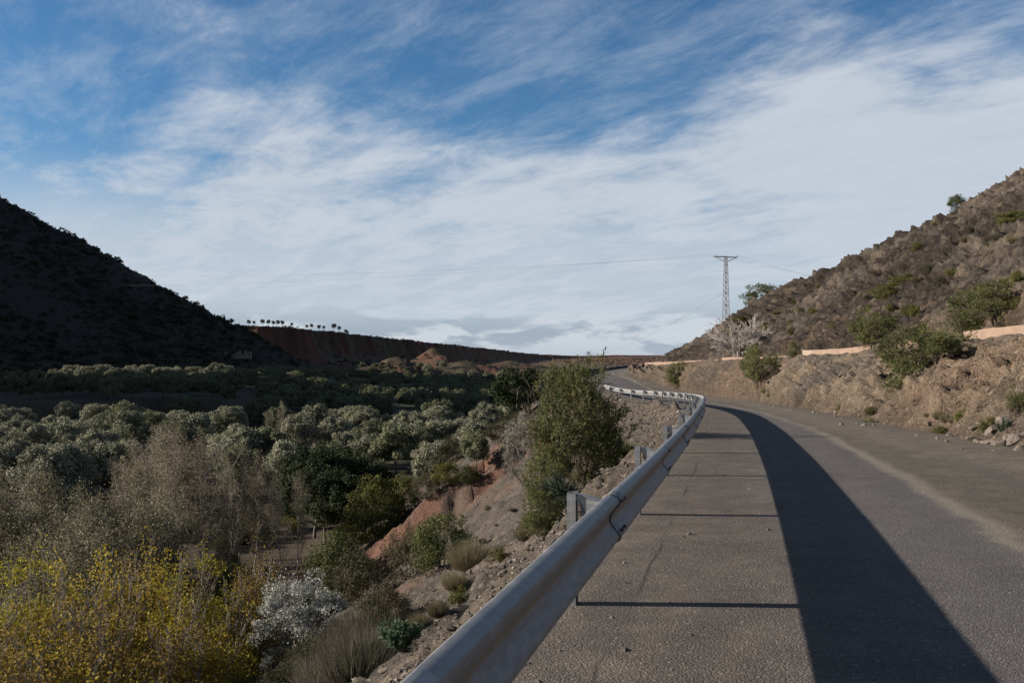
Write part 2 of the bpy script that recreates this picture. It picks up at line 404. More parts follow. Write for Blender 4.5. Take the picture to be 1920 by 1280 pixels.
def floor_z(X, Y):
    X = np.asarray(X, float).ravel(); Y = np.asarray(Y, float).ravel()
    rr = np.hypot(X, Y)
    z = FLOOR + 0.5 * fbm(X / 30, Y / 30, oct=4, seed=3)
    # old river terrace with a gullied face
    d = (-(X + 70) * 0.55 + (Y - 300) * 0.83) + 9 * fbm(X / 14, Y / 14, oct=3, seed=5, ridge=True)
    tz = 8.0 * sstep(0, 16, d) * sstep(-55, -100, X) * sstep(760, 600, Y)
    z = z + tz
    lh = left_hill(X, Y)
    z = z + lh * (1 + 0.05 * fbm(X / 40, Y / 40, oct=4, seed=8)) + np.minimum(lh, 12) / 12 * 2.6 * fbm(X / 16, Y / 16, oct=4, seed=9)
    # far red cliff
    dc, sc, _ = nearest(X, Y, np.column_stack([CLIFF, CLIFF_T]))
    cs = np.concatenate([[0], np.cumsum(np.hypot(*np.diff(CLIFF, axis=0).T))])
    top = np.interp(sc, cs, CLIFF_T)
    gul = fbm(sc / 22, np.zeros_like(sc), oct=3, seed=11, ridge=True) * 15 + fbm(sc / 7, dc / 40, oct=2, seed=12, ridge=True) * 3
    dd = dc + gul * sstep(45, -5, np.abs(dc + 8)) + 14 * fbm(sc / 120, dc / 120, oct=2, seed=13)
    H = top - FLOOR
    prof = 0.32 * sstep(-130, -14, dd) + 0.12 * sstep(-40, -14, dd) + 0.56 * sstep(-15, 2, dd)
    far = sstep(500, 640, Y)
    z = z + H * prof * far * sstep(-3, 30, z * 0 + (Y - 500))
    z = np.where((dc > 0) & (Y > 600), np.minimum(z, np.maximum(top + 1.5 * fbm(X / 60, Y / 60, oct=3, seed=14), FLOOR + lh)), z)
    # eroded red mounds in front of the cliff
    for (u, v, Yc, r, sd) in ((742, 668, 930, 46, 1), (812, 652, 1120, 52, 2), (868, 676, 1010, 60, 3), (830, 664, 1080, 40, 7), (772, 684, 940, 50, 8), (955, 676, 1300, 70, 9), (690, 686, 900, 34, 4), (930, 682, 1250, 70, 5), (1010, 690, 1100, 60, 6)):
        c = at(u, v, Yc); ang = np.arctan2(Y - c.y, X - c.x)
        q = np.hypot((X - c.x), (Y - c.y) * 0.75) / r
        q = q * (1 + 0.42 * fbm(np.cos(ang) * 2.6 + sd, np.sin(ang) * 2.6, oct=4, gain=0.6, seed=20 + sd, ridge=True) + 0.22 * fbm(X / 14, Y / 14, oct=4, gain=0.6, seed=120 + sd))
        z = np.maximum(z, FLOOR + (c.z - FLOOR) * np.clip(1.05 - q, 0, 1) ** 0.85)
    # plain that closes the view to the right
    z = z + sstep(1100, 2600, Y) * sstep(0, 500, X - (Y - 2600) * 0.02) * 15 * (1 + 0.1 * fbm(X / 200, Y / 200, oct=3, seed=15))
    return z

def ground_z(X, Y, detail=True, full=False):
    X = np.asarray(X, float).ravel(); Y = np.asarray(Y, float).ravel()
    d, s, ze = nearest(X, Y, VEDGE)
    fl = floor_z(X, Y)
    dv = np.maximum(0, d - 0.45)
    grade = 0.74 + 0.05 * fbm(s / 9, d / 30, oct=2, seed=31)
    zs = ze - 0.03 - grade * dv - 0.10 * sstep(0.3, 0.6, d)
    if detail:
        near = sstep(0.35, 1.4, d)
        gull = fbm(s / 3.2 + 0.4 * fbm(X / 4, Y / 4, oct=2, seed=30), d / 26, oct=3, seed=32) * 0.85 * sstep(1.5, 8, d)
        rub = fbm(X / 0.9, Y / 0.9, oct=4, gain=0.65, seed=33) * 0.38 + fbm(X / 4.5, Y / 4.5, oct=3, seed=35, ridge=True) * 0.35 * sstep(1.5, 5, d) + np.maximum(0, fbm(X / 2.6, Y / 2.6, oct=3, seed=34)) * 0.40 * sstep(5.5, 1.0, d)
        zs = zs + near * (gull + rub + fbm(s / 0.9 + 0.4 * gull, d / 8, oct=3, gain=0.6, seed=36, ridge=True) * 0.17 * sstep(2, 5, d))
        rmz = np.exp(-((s - S_GULLY - 4 + 0.1 * d) / 6.0) ** 2) * sstep(2, 5, d)
        zs = zs + rmz * (0.55 * fbm(X / 1.6, Y / 1.6, oct=4, gain=0.6, seed=37, ridge=True) + 0.5 * fbm(X / 4, Y / 4, oct=3, seed=38))
        sg = s - S_GULLY
        zs = zs - 1.5 * np.exp(-((sg + 0.12 * d) / 1.7) ** 2) * sstep(2, 5, d) * sstep(19, 10, d) + 0.7 * np.exp(-((sg - 3.2) / 1.5) ** 2) * sstep(2, 5, d) * sstep(22, 12, d)
        for (bx, by, bh, br) in MOUNDS:
            zs = zs + bh * np.exp(-((X - bx) ** 2 + (Y - by) ** 2) / br ** 2) * sstep(0.1, 0.5, d)
    z = np.where(d > 0, smax(zs, fl, 1.2), ze - 0.30 - np.clip(-d * 0.02, 0, 2.0))
    if full: return z, d, s, fl
    return z

_, S_tmp, _ = nearest([8.0], [82.0], VEDGE)
S_GULLY = float(S_tmp[0])
MOUNDS = [(8.1, 56.5, 0.62, 0.75), (7.9, 47.5, 0.55, 0.9), (1.6, 17.2, 0.30, 0.8), (2.9, 21.6, 0.25, 0.6), (3.6, 27.5, 0.35, 0.8), (0.2, 9.0, 0.18, 0.6)]

def gz(x, y): return float(ground_z([x], [y])[0])

def build_ground():
    rs = [0.35]
    while rs[-1] < 9000: rs.append(rs[-1] * 1.0105 + 0.0)
    rs = np.array(rs)
    front = np.radians(np.linspace(-34, 34, 560))
    side = np.radians(np.concatenate([np.linspace(34.6, 60, 34), np.concatenate([np.linspace(61, 268, 70), np.linspace(270, 299.7, 90)]), np.linspace(300, 325.4, 90)]))
    th = np.concatenate([front, side, front[:1] + 2 * math.pi])
    RR, TT = np.meshgrid(rs, th, indexing='ij')
    X, Y = (RR * np.sin(TT)).ravel(), (RR * np.cos(TT)).ravel()
    z, d, s, fl = ground_z(X, Y, full=True)
    n1 = fbm(X / 5, Y / 5, oct=4, seed=41); n2 = fbm(s / 3.5 + 0.5 * n1, d / 18, oct=3, seed=42); n3 = fbm(X / 60, Y / 60, oct=4, seed=43)
    grey = np.array([0.088, 0.077, 0.066]); tan = np.array([0.122, 0.099, 0.079]); red = np.array([0.128, 0.066, 0.046])
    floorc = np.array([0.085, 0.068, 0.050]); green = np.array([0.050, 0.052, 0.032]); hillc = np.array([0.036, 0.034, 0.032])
    plain = np.array([0.16, 0.085, 0.055])
    def mixc(a, b, t): return a + (b - a) * np.clip(t, 0, 1)[:, None]
    C = np.repeat(grey[None], len(X), 0)
    C = mixc(C, tan[None], sstep(0.0, 0.5, n2 + 0.4 * n1) * 0.6)
    C = mixc(C, tan[None] * 1.05, sstep(3.0, 0.6, d) * 0.55)
    brk = sstep(-0.35, 0.15, fbm(X / 2.2, Y / 2.2, oct=3, seed=48))
    rm = (0.35 + 0.65 * brk) * np.exp(-((s - S_GULLY - 4.0 + 0.10 * d + 3.5 * n1) / 6.4) ** 2) * sstep(2, 5, d)
    C = mixc(C, red[None], rm * 1.25)
    n4 = fbm(s / 0.8 + 0.6 * n1, d / 7, oct=3, seed=46)
    C = C * (1 + 0.5 * n4 * sstep(1, 4, d) * sstep(120, 60, Y))[:, None]
    C = mixc(C, red[None], sstep(0.28, 0.55, n2 - 0.25 * n1) * sstep(3, 7, d) * 0.45)
    onfl = sstep(1.6, 0.2, z - fl) * (d > 4)
    Cf = mixc(np.repeat(floorc[None], len(X), 0), green[None], sstep(-0.1, 0.5, n3 + 0.4 * n1))
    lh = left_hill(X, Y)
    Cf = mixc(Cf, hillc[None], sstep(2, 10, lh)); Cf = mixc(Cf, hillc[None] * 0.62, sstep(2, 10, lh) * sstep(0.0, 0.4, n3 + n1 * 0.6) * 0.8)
    farm = sstep(620, 760, Y) * (1 - sstep(2, 10, lh))
    Cf = mixc(Cf, red[None] * np.array([0.75, 0.66, 0.64]), farm * sstep(-18.0, -13, fl + 1.5 * n1))  # far red darkened: the shade on the cliffs is put into the soil colour
    Cf = mixc(Cf, green[None] * 1.1, farm * sstep(-0.05, 0.25, n3 + n1 * 0.8) * 0.75)
    Cf *= (1 + 0.35 * fbm(s * 0 + X / 9, Y / 26, oct=3, seed=47) * farm)[:, None]
    Cf = mixc(Cf, plain[None], sstep(1500, 2500, Y) * 0.6)
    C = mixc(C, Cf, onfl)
    C *= (1 + 0.22 * n1 + 0.14 * fbm(X / 0.8, Y / 0.8, oct=3, seed=45))[:, None]
    nr, nc = RR.shape
    F4 = grid_faces(nr, nc)[:, ::-1]
    V = np.column_stack([X, Y, z])
    cap = np.array([[0, 0, float(z[:nc].mean())]]); ci = len(V)
    T = np.stack([np.arange(nc - 1), np.arange(1, nc), np.full(nc - 1, ci)], 1)
    V = np.vstack([V, cap]); C = np.vstack([C, C[:1]])
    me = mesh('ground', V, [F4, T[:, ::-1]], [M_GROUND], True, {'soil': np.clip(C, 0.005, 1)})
    tag(obj('ground', me), kind='structure')
build_ground()

# ------------------------------------------------------------------ road surface
def build_road():
    n = len(RB); K = 26
    fr = np.linspace(0, 1, K)
    L, Rr = RB[:, :2], RB[:, 2:4]
    W = np.linalg.norm(Rr - L, axis=1)
    ext = np.clip(0.55 / W, 0, 0.2); up = np.arange(n) > 29 * PER; ext2 = np.where(up, -0.1 / W, np.clip(0.5 / W, 0, 0.2))
    f = (-ext[:, None]) + (1 + ext + ext2)[:, None] * fr[None] ** 1.0
    P = L[:, None] + (Rr - L)[:, None] * f[..., None]
    lat = f * W[:, None]
    s = np.concatenate([[0], np.cumsum(np.hypot(*np.diff((L + Rr) / 2, axis=0).T))])
    z = RB[:, 4][:, None] + 0 * f
    z = z + 0.06 * sstep(-0.1, -0.55, lat) * -1 + 0.02 * fbm(P[..., 0] / 2, P[..., 1] / 2, oct=3, seed=51) * sstep(1.0, -0.3, lat)
    right = W[:, None] - lat
    z = z + 0.12 * sstep(1.6, 0.0, right) * (~up)[:, None]
    m, t = new_mat('road_asphalt')
    out = t.n('OutputMaterial'); p = t.n('BsdfPrincipled'); t.link(p.outputs[0], out.inputs[0])
    la = t.n('Attribute', attribute_name='lat').outputs['Fac']; pw = t.n('Attribute', attribute_name='pavw').outputs['Fac']
    c = t.n('TexCoord').outputs['Object']
    big = t.noise(c, 0.35, 5.0, 0.6); mid = t.noise(c, 2.2, 6.0, 0.62, 0.2); fine = t.noise(c, 48.0, 4.0, 0.7)
    v = t.n('TexVoronoi', ins={'Vector': c, 'Scale': 70.0}); vr = t.n('SeparateColor', ins={0: v.outputs['Color']})
    v2 = t.n('TexVoronoi', ins={'Vector': c, 'Scale': 30.0}); vr2 = t.n('SeparateColor', ins={0: v2.outputs['Color']})
    wob = t.math('ADD', t.math('MULTIPLY', t.math('SUBTRACT', big, 0.5), 1.1), t.math('MULTIPLY', t.math('SUBTRACT', mid, 0.5), 0.5))
    asp = t.mix(t.ramp(mid, 0.3, 0.7), (0.098, 0.088, 0.087), (0.134, 0.120, 0.116))
    asp = t.mix(t.math('MULTIPLY', t.ramp(big, 0.42, 0.62), 0.4), asp, (0.135, 0.128, 0.118))
    dusty = t.mix(t.ramp(mid, 0.35, 0.65), (0.100, 0.082, 0.066), (0.150, 0.122, 0.094))
    dust = t.mix(t.ramp(fine, 0.3, 0.7), (0.19, 0.165, 0.13), (0.265, 0.235, 0.188))
    dirt = t.mix(t.ramp(mid, 0.3, 0.7), (0.098, 0.084, 0.066), (0.145, 0.122, 0.094))
    # left shoulder with dust, drifting into the wheel track
    fl = t.math('SUBTRACT', 1.0, t.ramp(t.math('ADD', la, t.math('MULTIPLY', wob, 1.6)), 0.7, 2.5))
    blot = t.math('MULTIPLY', t.ramp(mid, 0.55, 0.72), t.math('SUBTRACT', 1.0, t.ramp(la, 0.9, 2.2)))
    col = t.mix(t.math('MULTIPLY', fl, 0.72), asp, dusty)
    col = t.mix(t.math('MULTIPLY', blot, 0.75), col, (0.185, 0.152, 0.112))
    # right edge: narrow bank of pale dust, then the dirt verge
    e = t.math('ADD', t.math('SUBTRACT', la, pw), t.math('MULTIPLY', wob, 0.7))
    ddf = t.math('ADD', t.math('MULTIPLY', fine, 0.35), -0.17)
    col = t.mix(t.ramp(t.math('ADD', e, t.math('MULTIPLY', ddf, 1.2)), -0.12, 0.05), col, dust)
    col = t.mix(t.ramp(t.math('ADD', e, ddf), 0.10, 0.34), col, dirt)
    streak = t.math('MULTIPLY', t.ramp(t.noise(t.vmath('MULTIPLY', c, (1.5, 0.35, 1.0)), 1.2, 5.0, 0.6), 0.56, 0.68), t.ramp(e, 0.4, 1.0))
    col = t.mix(t.math('MULTIPLY', streak, 0.6), col, (0.20, 0.172, 0.135))
    trk = t.noise(t.n('CombineXYZ', ins={0: t.math('MULTIPLY', la, 1.7), 1: t.math('MULTIPLY', big, 0.8), 2: 0.0}).outputs[0], 1.0, 3.0, 0.5)
    col = t.mix(t.math('MULTIPLY', t.ramp(trk, 0.45, 0.65), 0.35), col, (0.085, 0.078, 0.076))
    # chippings
    chip = t.math('MULTIPLY', t.math('GREATER_THAN', vr.outputs[0], 0.90), t.math('LESS_THAN', v.outputs['Distance'], 0.45))
    col = t.mix(t.math('MULTIPLY', chip, 0.6), col, (0.36, 0.32, 0.28))
    chip2 = t.math('MULTIPLY', t.math('GREATER_THAN', vr2.outputs[0], 0.95), t.math('LESS_THAN', v2.outputs['Distance'], 0.30))
    col = t.mix(t.math('MULTIPLY', chip2, 0.85), col, (0.28, 0.24, 0.20))
    k = t.math('ADD', 0.51, t.math('MULTIPLY', t.math('ADD', fine, vr.outputs[1]), 0.33))
    col = t.mix(1.0, col, t.n('CombineColor', ins={0: k, 1: k, 2: k}).outputs[0], 'MULTIPLY')
    # crack along the shoulder
    ck = t.math('ABSOLUTE', t.math('SUBTRACT', t.math('ADD', la, t.math('MULTIPLY', t.math('SUBTRACT', mid, 0.5), 0.16)), 0.42))
    ckm = t.math('MULTIPLY', t.math('SUBTRACT', 1.0, t.ramp(ck, 0.006, 0.022)), t.ramp(big, 0.42, 0.55))
    col = t.mix(t.math('MULTIPLY', ckm, 0.7), col, (0.035, 0.03, 0.027))
    t.link(col, p.inputs['Base Color']); p.inputs['Roughness'].default_value = 0.88; p.inputs['Specular IOR Level'].default_value = 0.25
    h = t.math('ADD', t.math('MULTIPLY', v.outputs['Distance'], -0.9), t.math('MULTIPLY', fine, 1.0))
    b = t.n('Bump', ins={'Strength': 0.7, 'Distance': 0.008, 'Height': h}); t.link(b.outputs[0], p.inputs['Normal'])
    V = np.concatenate([P, z[..., None]], -1).reshape(-1, 3)
    me = mesh('road', V, [grid_faces(n, K)], [m], True,
              {'lat': lat.ravel(), 'pavw': np.repeat(RB[:, 5], K)})
    tag(obj('road', me), kind='structure')
build_road()

# ------------------------------------------------------------------ right bank, upper cut and rocky hill: one displaced sheet
RL = RB[:24 * PER]; RU = RB[31 * PER - 4:]
def cut_h(y): return np.interp(y, [0, 30, 44, 54, 62, 90, 110, 130, 160], [4.6, 4.2, 3.4, 2.2, 1.5, 1.1, 0.9, 0.6, 0.3])
def foot_xz(y):
    i = np.argsort(RL[:, 3]); return np.interp(y, RL[i, 3], RL[i, 2]), np.interp(y, RL[i, 3], RL[i, 4])
def wall_xz(y):
    i = np.argsort(RU[:, 3]); return np.interp(y, RU[i, 3], RU[i, 2]), np.interp(y, RU[i, 3], RU[i, 4])
def toe_x(y): return np.interp(y, [0, 20, 36, 40, 49, 85, 105, 120, 126, 131, 136, 150, 165, 190, 230], [26, 25.5, 24.3, 24, 23.7, 23.8, 24.1, 24.2, 23.6, 20.6, 20.2, 19.4, 21, 28, 50])
def toe_z(y): return np.interp(y, [0, 20, 36, 49, 61, 85, 105, 120, 131, 150, 230], [3.0, 2.7, 2.22, 1.72, 1.5, 1.15, 0.78, 0.5, 0.25, -0.6, -3])

def hill_base(y, x):
    tx, tz = toe_x(y), toe_z(y); c = cut_h(y); q = x - tx
    cw = 0.55 * c + 0.3
    z = tz + c * sstep(0, 1, np.clip(q / cw, 0, 1)) + 0.60 * np.maximum(0, q - cw * 0.7)
    bk = -12.3 + 0.619 * x - 0.25 * (x + y - 165) + 0.5
    return smin(z, bk, 0.8)

def build_hill():
    ys = [2.0]
    while ys[-1] < 235: ys.append(ys[-1] + max(0.085, ys[-1] * 0.0040))
    ys = np.array(ys)
    # profile fractions
    A, B, Cc, D = 96, 20, 54, 300
    fx, fz = foot_xz(ys); wx, wz = wall_xz(ys); tx, tz = toe_x(ys), toe_z(ys)
    beyond = sstep(112.0, 115.0, ys)
    # beyond the end of the upper wall the bank tucks under the road
    X = []; Z = []; K = []
    a = np.linspace(0, 1, A)
    bx = fx[:, None] - 0.25 + (wx - fx + 0.25)[:, None] * a[None] ** 1.0
    hh = (wz - fz)[:, None]
    pr = np.interp(a, [0, 0.06, 0.22, 0.45, 0.7, 0.9, 1.0], [-0.03, 0.03, 0.28, 0.58, 0.82, 0.96, 1.0])
    bz = fz[:, None] + hh * pr[None]
    bz = bz - beyond[:, None] * 2.0
    X.append(bx); Z.append(bz); K.append(np.repeat(0, A))
    b = np.linspace(0, 1, B + 1)[1:]
    ux = wx[:, None] + (tx - wx)[:, None] * b[None]; uz = wz[:, None] + (tz - wz)[:, None] * b[None] - 0.12
    uz = np.where((b[None] > 0.93) , uz + 0.08, uz) - beyond[:, None] * (b[None] < 0.9) * 1.0
    X.append(ux); Z.append(uz); K.append(np.repeat(1, B))
    cw = (0.55 * cut_h(ys) + 0.3)[:, None]
    c = np.linspace(0, 1, Cc + 1)[1:]
    cx = tx[:, None] + cw * c[None] * 1.5
    X.append(cx); Z.append(hill_base(ys[:, None], cx)); K.append(np.repeat(2, Cc))
    dd = (np.linspace(0, 1, D + 1)[1:]) ** 1.3 * 85
    dx = cx[:, -1:] + dd[None]
    X.append(dx); Z.append(hill_base(ys[:, None], dx)); K.append(np.repeat(3, D))
    X = np.concatenate(X, 1); Z = np.concatenate(Z, 1); Y = np.repeat(ys[:, None], X.shape[1], 1); K = np.concatenate(K)[None] + 0 * X
    # normals of the smooth sheet
    P = np.stack([X, Y, Z], -1)
    du = np.gradient(P, axis=0); dv = np.gradient(P, axis=1)
    N = np.cross(dv, du); N /= np.linalg.norm(N, axis=-1, keepdims=True) + 1e-9
    N = np.where(N[..., 2:] < 0, -N, N)
    x, y, z = X, Y, Z
    # tilted bedding frame
    e = x * 0.35 + y * 0.15 + z * 0.92; g = x * 0.90 - z * 0.40; hgt = y
    f1, edge, cid = cell(g / 1.5, hgt / 2.0, e / 0.7, 60)
    f1b, edgeb, cidb = cell(g / 0.5, hgt / 0.65, e / 0.26, 63)
    big = fbm(x / 11, y / 11, z / 11, oct=4, seed=61)
    rid = fbm(g / 4.2, hgt / 5.5, e / 2.2, oct=5, gain=0.55, seed=62, ridge=True)
    fin = fbm(x / 0.8, y / 0.8, z / 0.8, oct=4, gain=0.6, seed=65)
    n_out = fbm(x / 6, y / 6, z / 6, oct=3, seed=68)
    hillm = np.clip(K - 1, 0, 1); cutm = (K == 2) * 1.0
    q = np.clip((x - toe_x(y)) / 12, 0, 1)
    amp_h = 0.35 + 0.75 * q
    fin2 = fbm(g / 0.55, hgt / 0.9, e / 0.35, oct=4, gain=0.65, seed=67, ridge=True)
    Dh = amp_h * (0.8 * big + 0.85 * rid + 0.22 * (cid - 0.5) + 0.50 * (cidb - 0.5) + 0.52 * fin + 0.45 * fin2 + 0.55 * sstep(0.05, 0.4, big + 0.4 * n_out) * (0.6 * rid + 0.8 * (cid - 0.5)))
    ridge2 = fbm(y / 2.6 + 0.3 * big, z / 6.0, x / 9.0, oct=4, gain=0.55, seed=66, ridge=True)   # vertical runnels of the cut
    Db = 0.62 * ridge2 + 0.40 * rid + 0.50 * big + 0.22 * (cidb - 0.5) + 0.12 * (cid - 0.5) + 0.36 * fin + 0.24 * fin2
    frac = np.clip((x - foot_xz(y)[0]) / np.maximum(0.5, wall_xz(y)[0] - foot_xz(y)[0]), 0, 1)
    Db = Db * sstep(0.0, 0.16, frac) * sstep(1.0, 0.74, frac) + 0.04 * fin
    Db = np.where(frac > 0.5, np.minimum(Db, 0.25 - 0.22 * sstep(0.5, 0.8, frac)) + 0.06 * sstep(0.6, 0.9, frac) + (0.16 * fin + 0.10 * fin2 + 0.12 * (cidb - 0.5)) * sstep(0.5, 0.7, frac) * sstep(1.0, 0.93, frac), Db)
    Dc = 0.70 * ridge2 + 0.6 * big + 0.5 * rid + 0.28 * fin + 0.3 * (cidb - 0.5) + 0.3 * (cid - 0.5)
    disp = np.where(K == 0, Db, np.where(K == 1, 0.0, np.where(K == 2, Dc * (1 - q) + Dh * q, Dh)))
    toe_fade = np.where(K >= 2, sstep(0.0, 0.8, x - toe_x(y)), 1.0)
    P = P + N * (disp * toe_fade)[..., None]
    # soil kinds, with crevice shade painted into the hill colour
    tan = np.array([0.262, 0.207, 0.154]); pink = np.array([0.250, 0.182, 0.132]); grey = np.array([0.150, 0.130, 0.112]); dark = np.array([0.056, 0.046, 0.040]); brown = np.array([0.112, 0.084, 0.063]); cut = np.array([0.205, 0.140, 0.096])
    def mixc(a, b, t): return a + (b - a) * np.clip(t, 0, 1)[..., None]
    n1 = fbm(x / 3.5, y / 3.5, z / 3.5, oct=4, seed=70); n2 = fbm(x / 9, y / 9, z / 9, oct=3, seed=71)
    C = np.broadcast_to(tan, X.shape + (3,)).copy()
    C = mixc(C, pink, sstep(0.0, 0.4, n2 + 0.5 * n1)); C = mixc(C, grey, sstep(0.05, 0.40, -n2 + 0.8 * n1 + 0.2 * fin) * 0.9)
    C = mixc(C, brown * 1.15, sstep(0.22, 0.02, frac) * 0.75); C = mixc(C, grey * 0.95, sstep(0.72, 0.95, frac) * 0.6)
    C = mixc(C, brown, sstep(50, 75, y) * 0.35)
    Ch = np.broadcast_to(brown, X.shape + (3,)).copy()
    Ch = mixc(Ch, dark, sstep(-0.25, 0.2, n1 * 0.7 + (cid - 0.5) * 0.5 + 0.1 + 0.25 * q)); Ch = mixc(Ch, grey * 1.0, sstep(0.18, 0.5, rid * 0.5 + n2 * 0.7) * 0.55)
    Ch = mixc(Ch, tan * 0.95, sstep(0.22, 0.5, n2 + n1 * 0.5) * 0.6 * (1 - 0.6 * q))
    spk = fbm(x / 0.45, y / 0.45, z / 0.45, oct=3, gain=0.7, seed=72)  # dark speckle imitates shaded crevices in the rock colour
    Ch = Ch * (1 - 0.55 * sstep(0.12, 0.4, spk))[..., None]; Ch = mixc(Ch, tan, sstep(0.22, 0.5, -spk) * 0.55)
    Ct = mixc(np.broadcast_to(cut, X.shape + (3,)).copy(), tan, sstep(-0.1, 0.3, n1)); Ct = mixc(Ct, Ch, sstep(50, 62, y)); Ct = mixc(Ct, Ch, sstep(0.0, 0.3, n2 + 0.5 * n1) * 0.7)
    C = np.where((K == 0)[..., None], C, np.where((K == 1)[..., None], brown, np.where((K == 2)[..., None], mixc(Ct, Ch, sstep(0.75, 1.3, (x - tx[:, None]) / cw / 1.0)), Ch)))
    C = C * (1 + 0.14 * n1 + 0.38 * fin * (K != 1) + 0.3 * (cidb - 0.5) * (K != 1))[..., None]
    me = mesh('hillside', P.reshape(-1, 3), [grid_faces(*X.shape)[:, ::-1]], [M_ROCK], True, {'soil': np.clip(C.reshape(-1, 3), 0.005, 1)})
    tag(obj('hillside', me), kind='structure')
    return P
HP = build_hill()
def sheet_z(x, y):
    """height of the displaced bank/hill under (x, y)"""
    d = (HP[..., 0] - x) ** 2 + (HP[..., 1] - y) ** 2
    i = np.unravel_index(np.argmin(d), d.shape); return float(HP[i][2])
def sheet_pix(u, v):
    """point of the bank/hill seen at pixel (u, v): the nearest one in front"""
    a = (HP[..., 0] / HP[..., 1]) * F + CX; b = HOR - (HP[..., 2] - EYE) / HP[..., 1] * F
    e = np.hypot(a - u, b - v) + HP[..., 1] * 0.06
    i = np.unravel_index(np.argmin(e), e.shape); return Vector(HP[i])

# ------------------------------------------------------------------ guardrail
def mat_galv():
    m, t = new_mat('galvanised_steel')
    out = t.n('OutputMaterial'); p = t.n('BsdfPrincipled'); t.link(p.outputs[0], out.inputs[0])
    c = t.n('TexCoord').outputs['Object']
    n1 = t.noise(t.vmath('MULTIPLY', c, (1, 1, 6)), 7.0, 6.0, 0.65, 0.3); n2 = t.noise(c, 60.0, 3.0, 0.6)
    col = t.mix(t.ramp(n1, 0.3, 0.72), (0.225, 0.228, 0.23), (0.34, 0.345, 0.345))
    gr = t.n('Attribute', attribute_name='groove').outputs['Fac']
    g2 = t.math('MULTIPLY', t.ramp(gr, 0.72, 1.0), t.math('ADD', 0.35, t.math('MULTIPLY', n1, 0.7)))
    scr = t.noise(t.vmath('MULTIPLY', c, (26, 26, 2.2)), 1.0, 4.0, 0.6)
    col = t.mix(t.math('MULTIPLY', t.ramp(scr, 0.5, 0.75), 0.3), col, (0.46, 0.46, 0.46)); col = t.mix(g2, col, (0.30, 0.22, 0.13))
    t.link(col, p.inputs['Base Color']); p.inputs['Metallic'].default_value = 0.62
    t.link(t.math('ADD', 0.42, t.math('MULTIPLY', n1, 0.3)), p.inputs['Roughness'])
    b = t.n('Bump', ins={'Strength': 0.35, 'Distance': 0.006, 'Height': t.noise(c, 3.0, 5.0, 0.6)}); t.link(b.outputs[0], p.inputs['Normal'])
    return m
M_GALV = mat_galv()
M_BOLT = mat_plain('dark_bolt', (0.045, 0.045, 0.05), 0.5, 0.6, var=0.2)

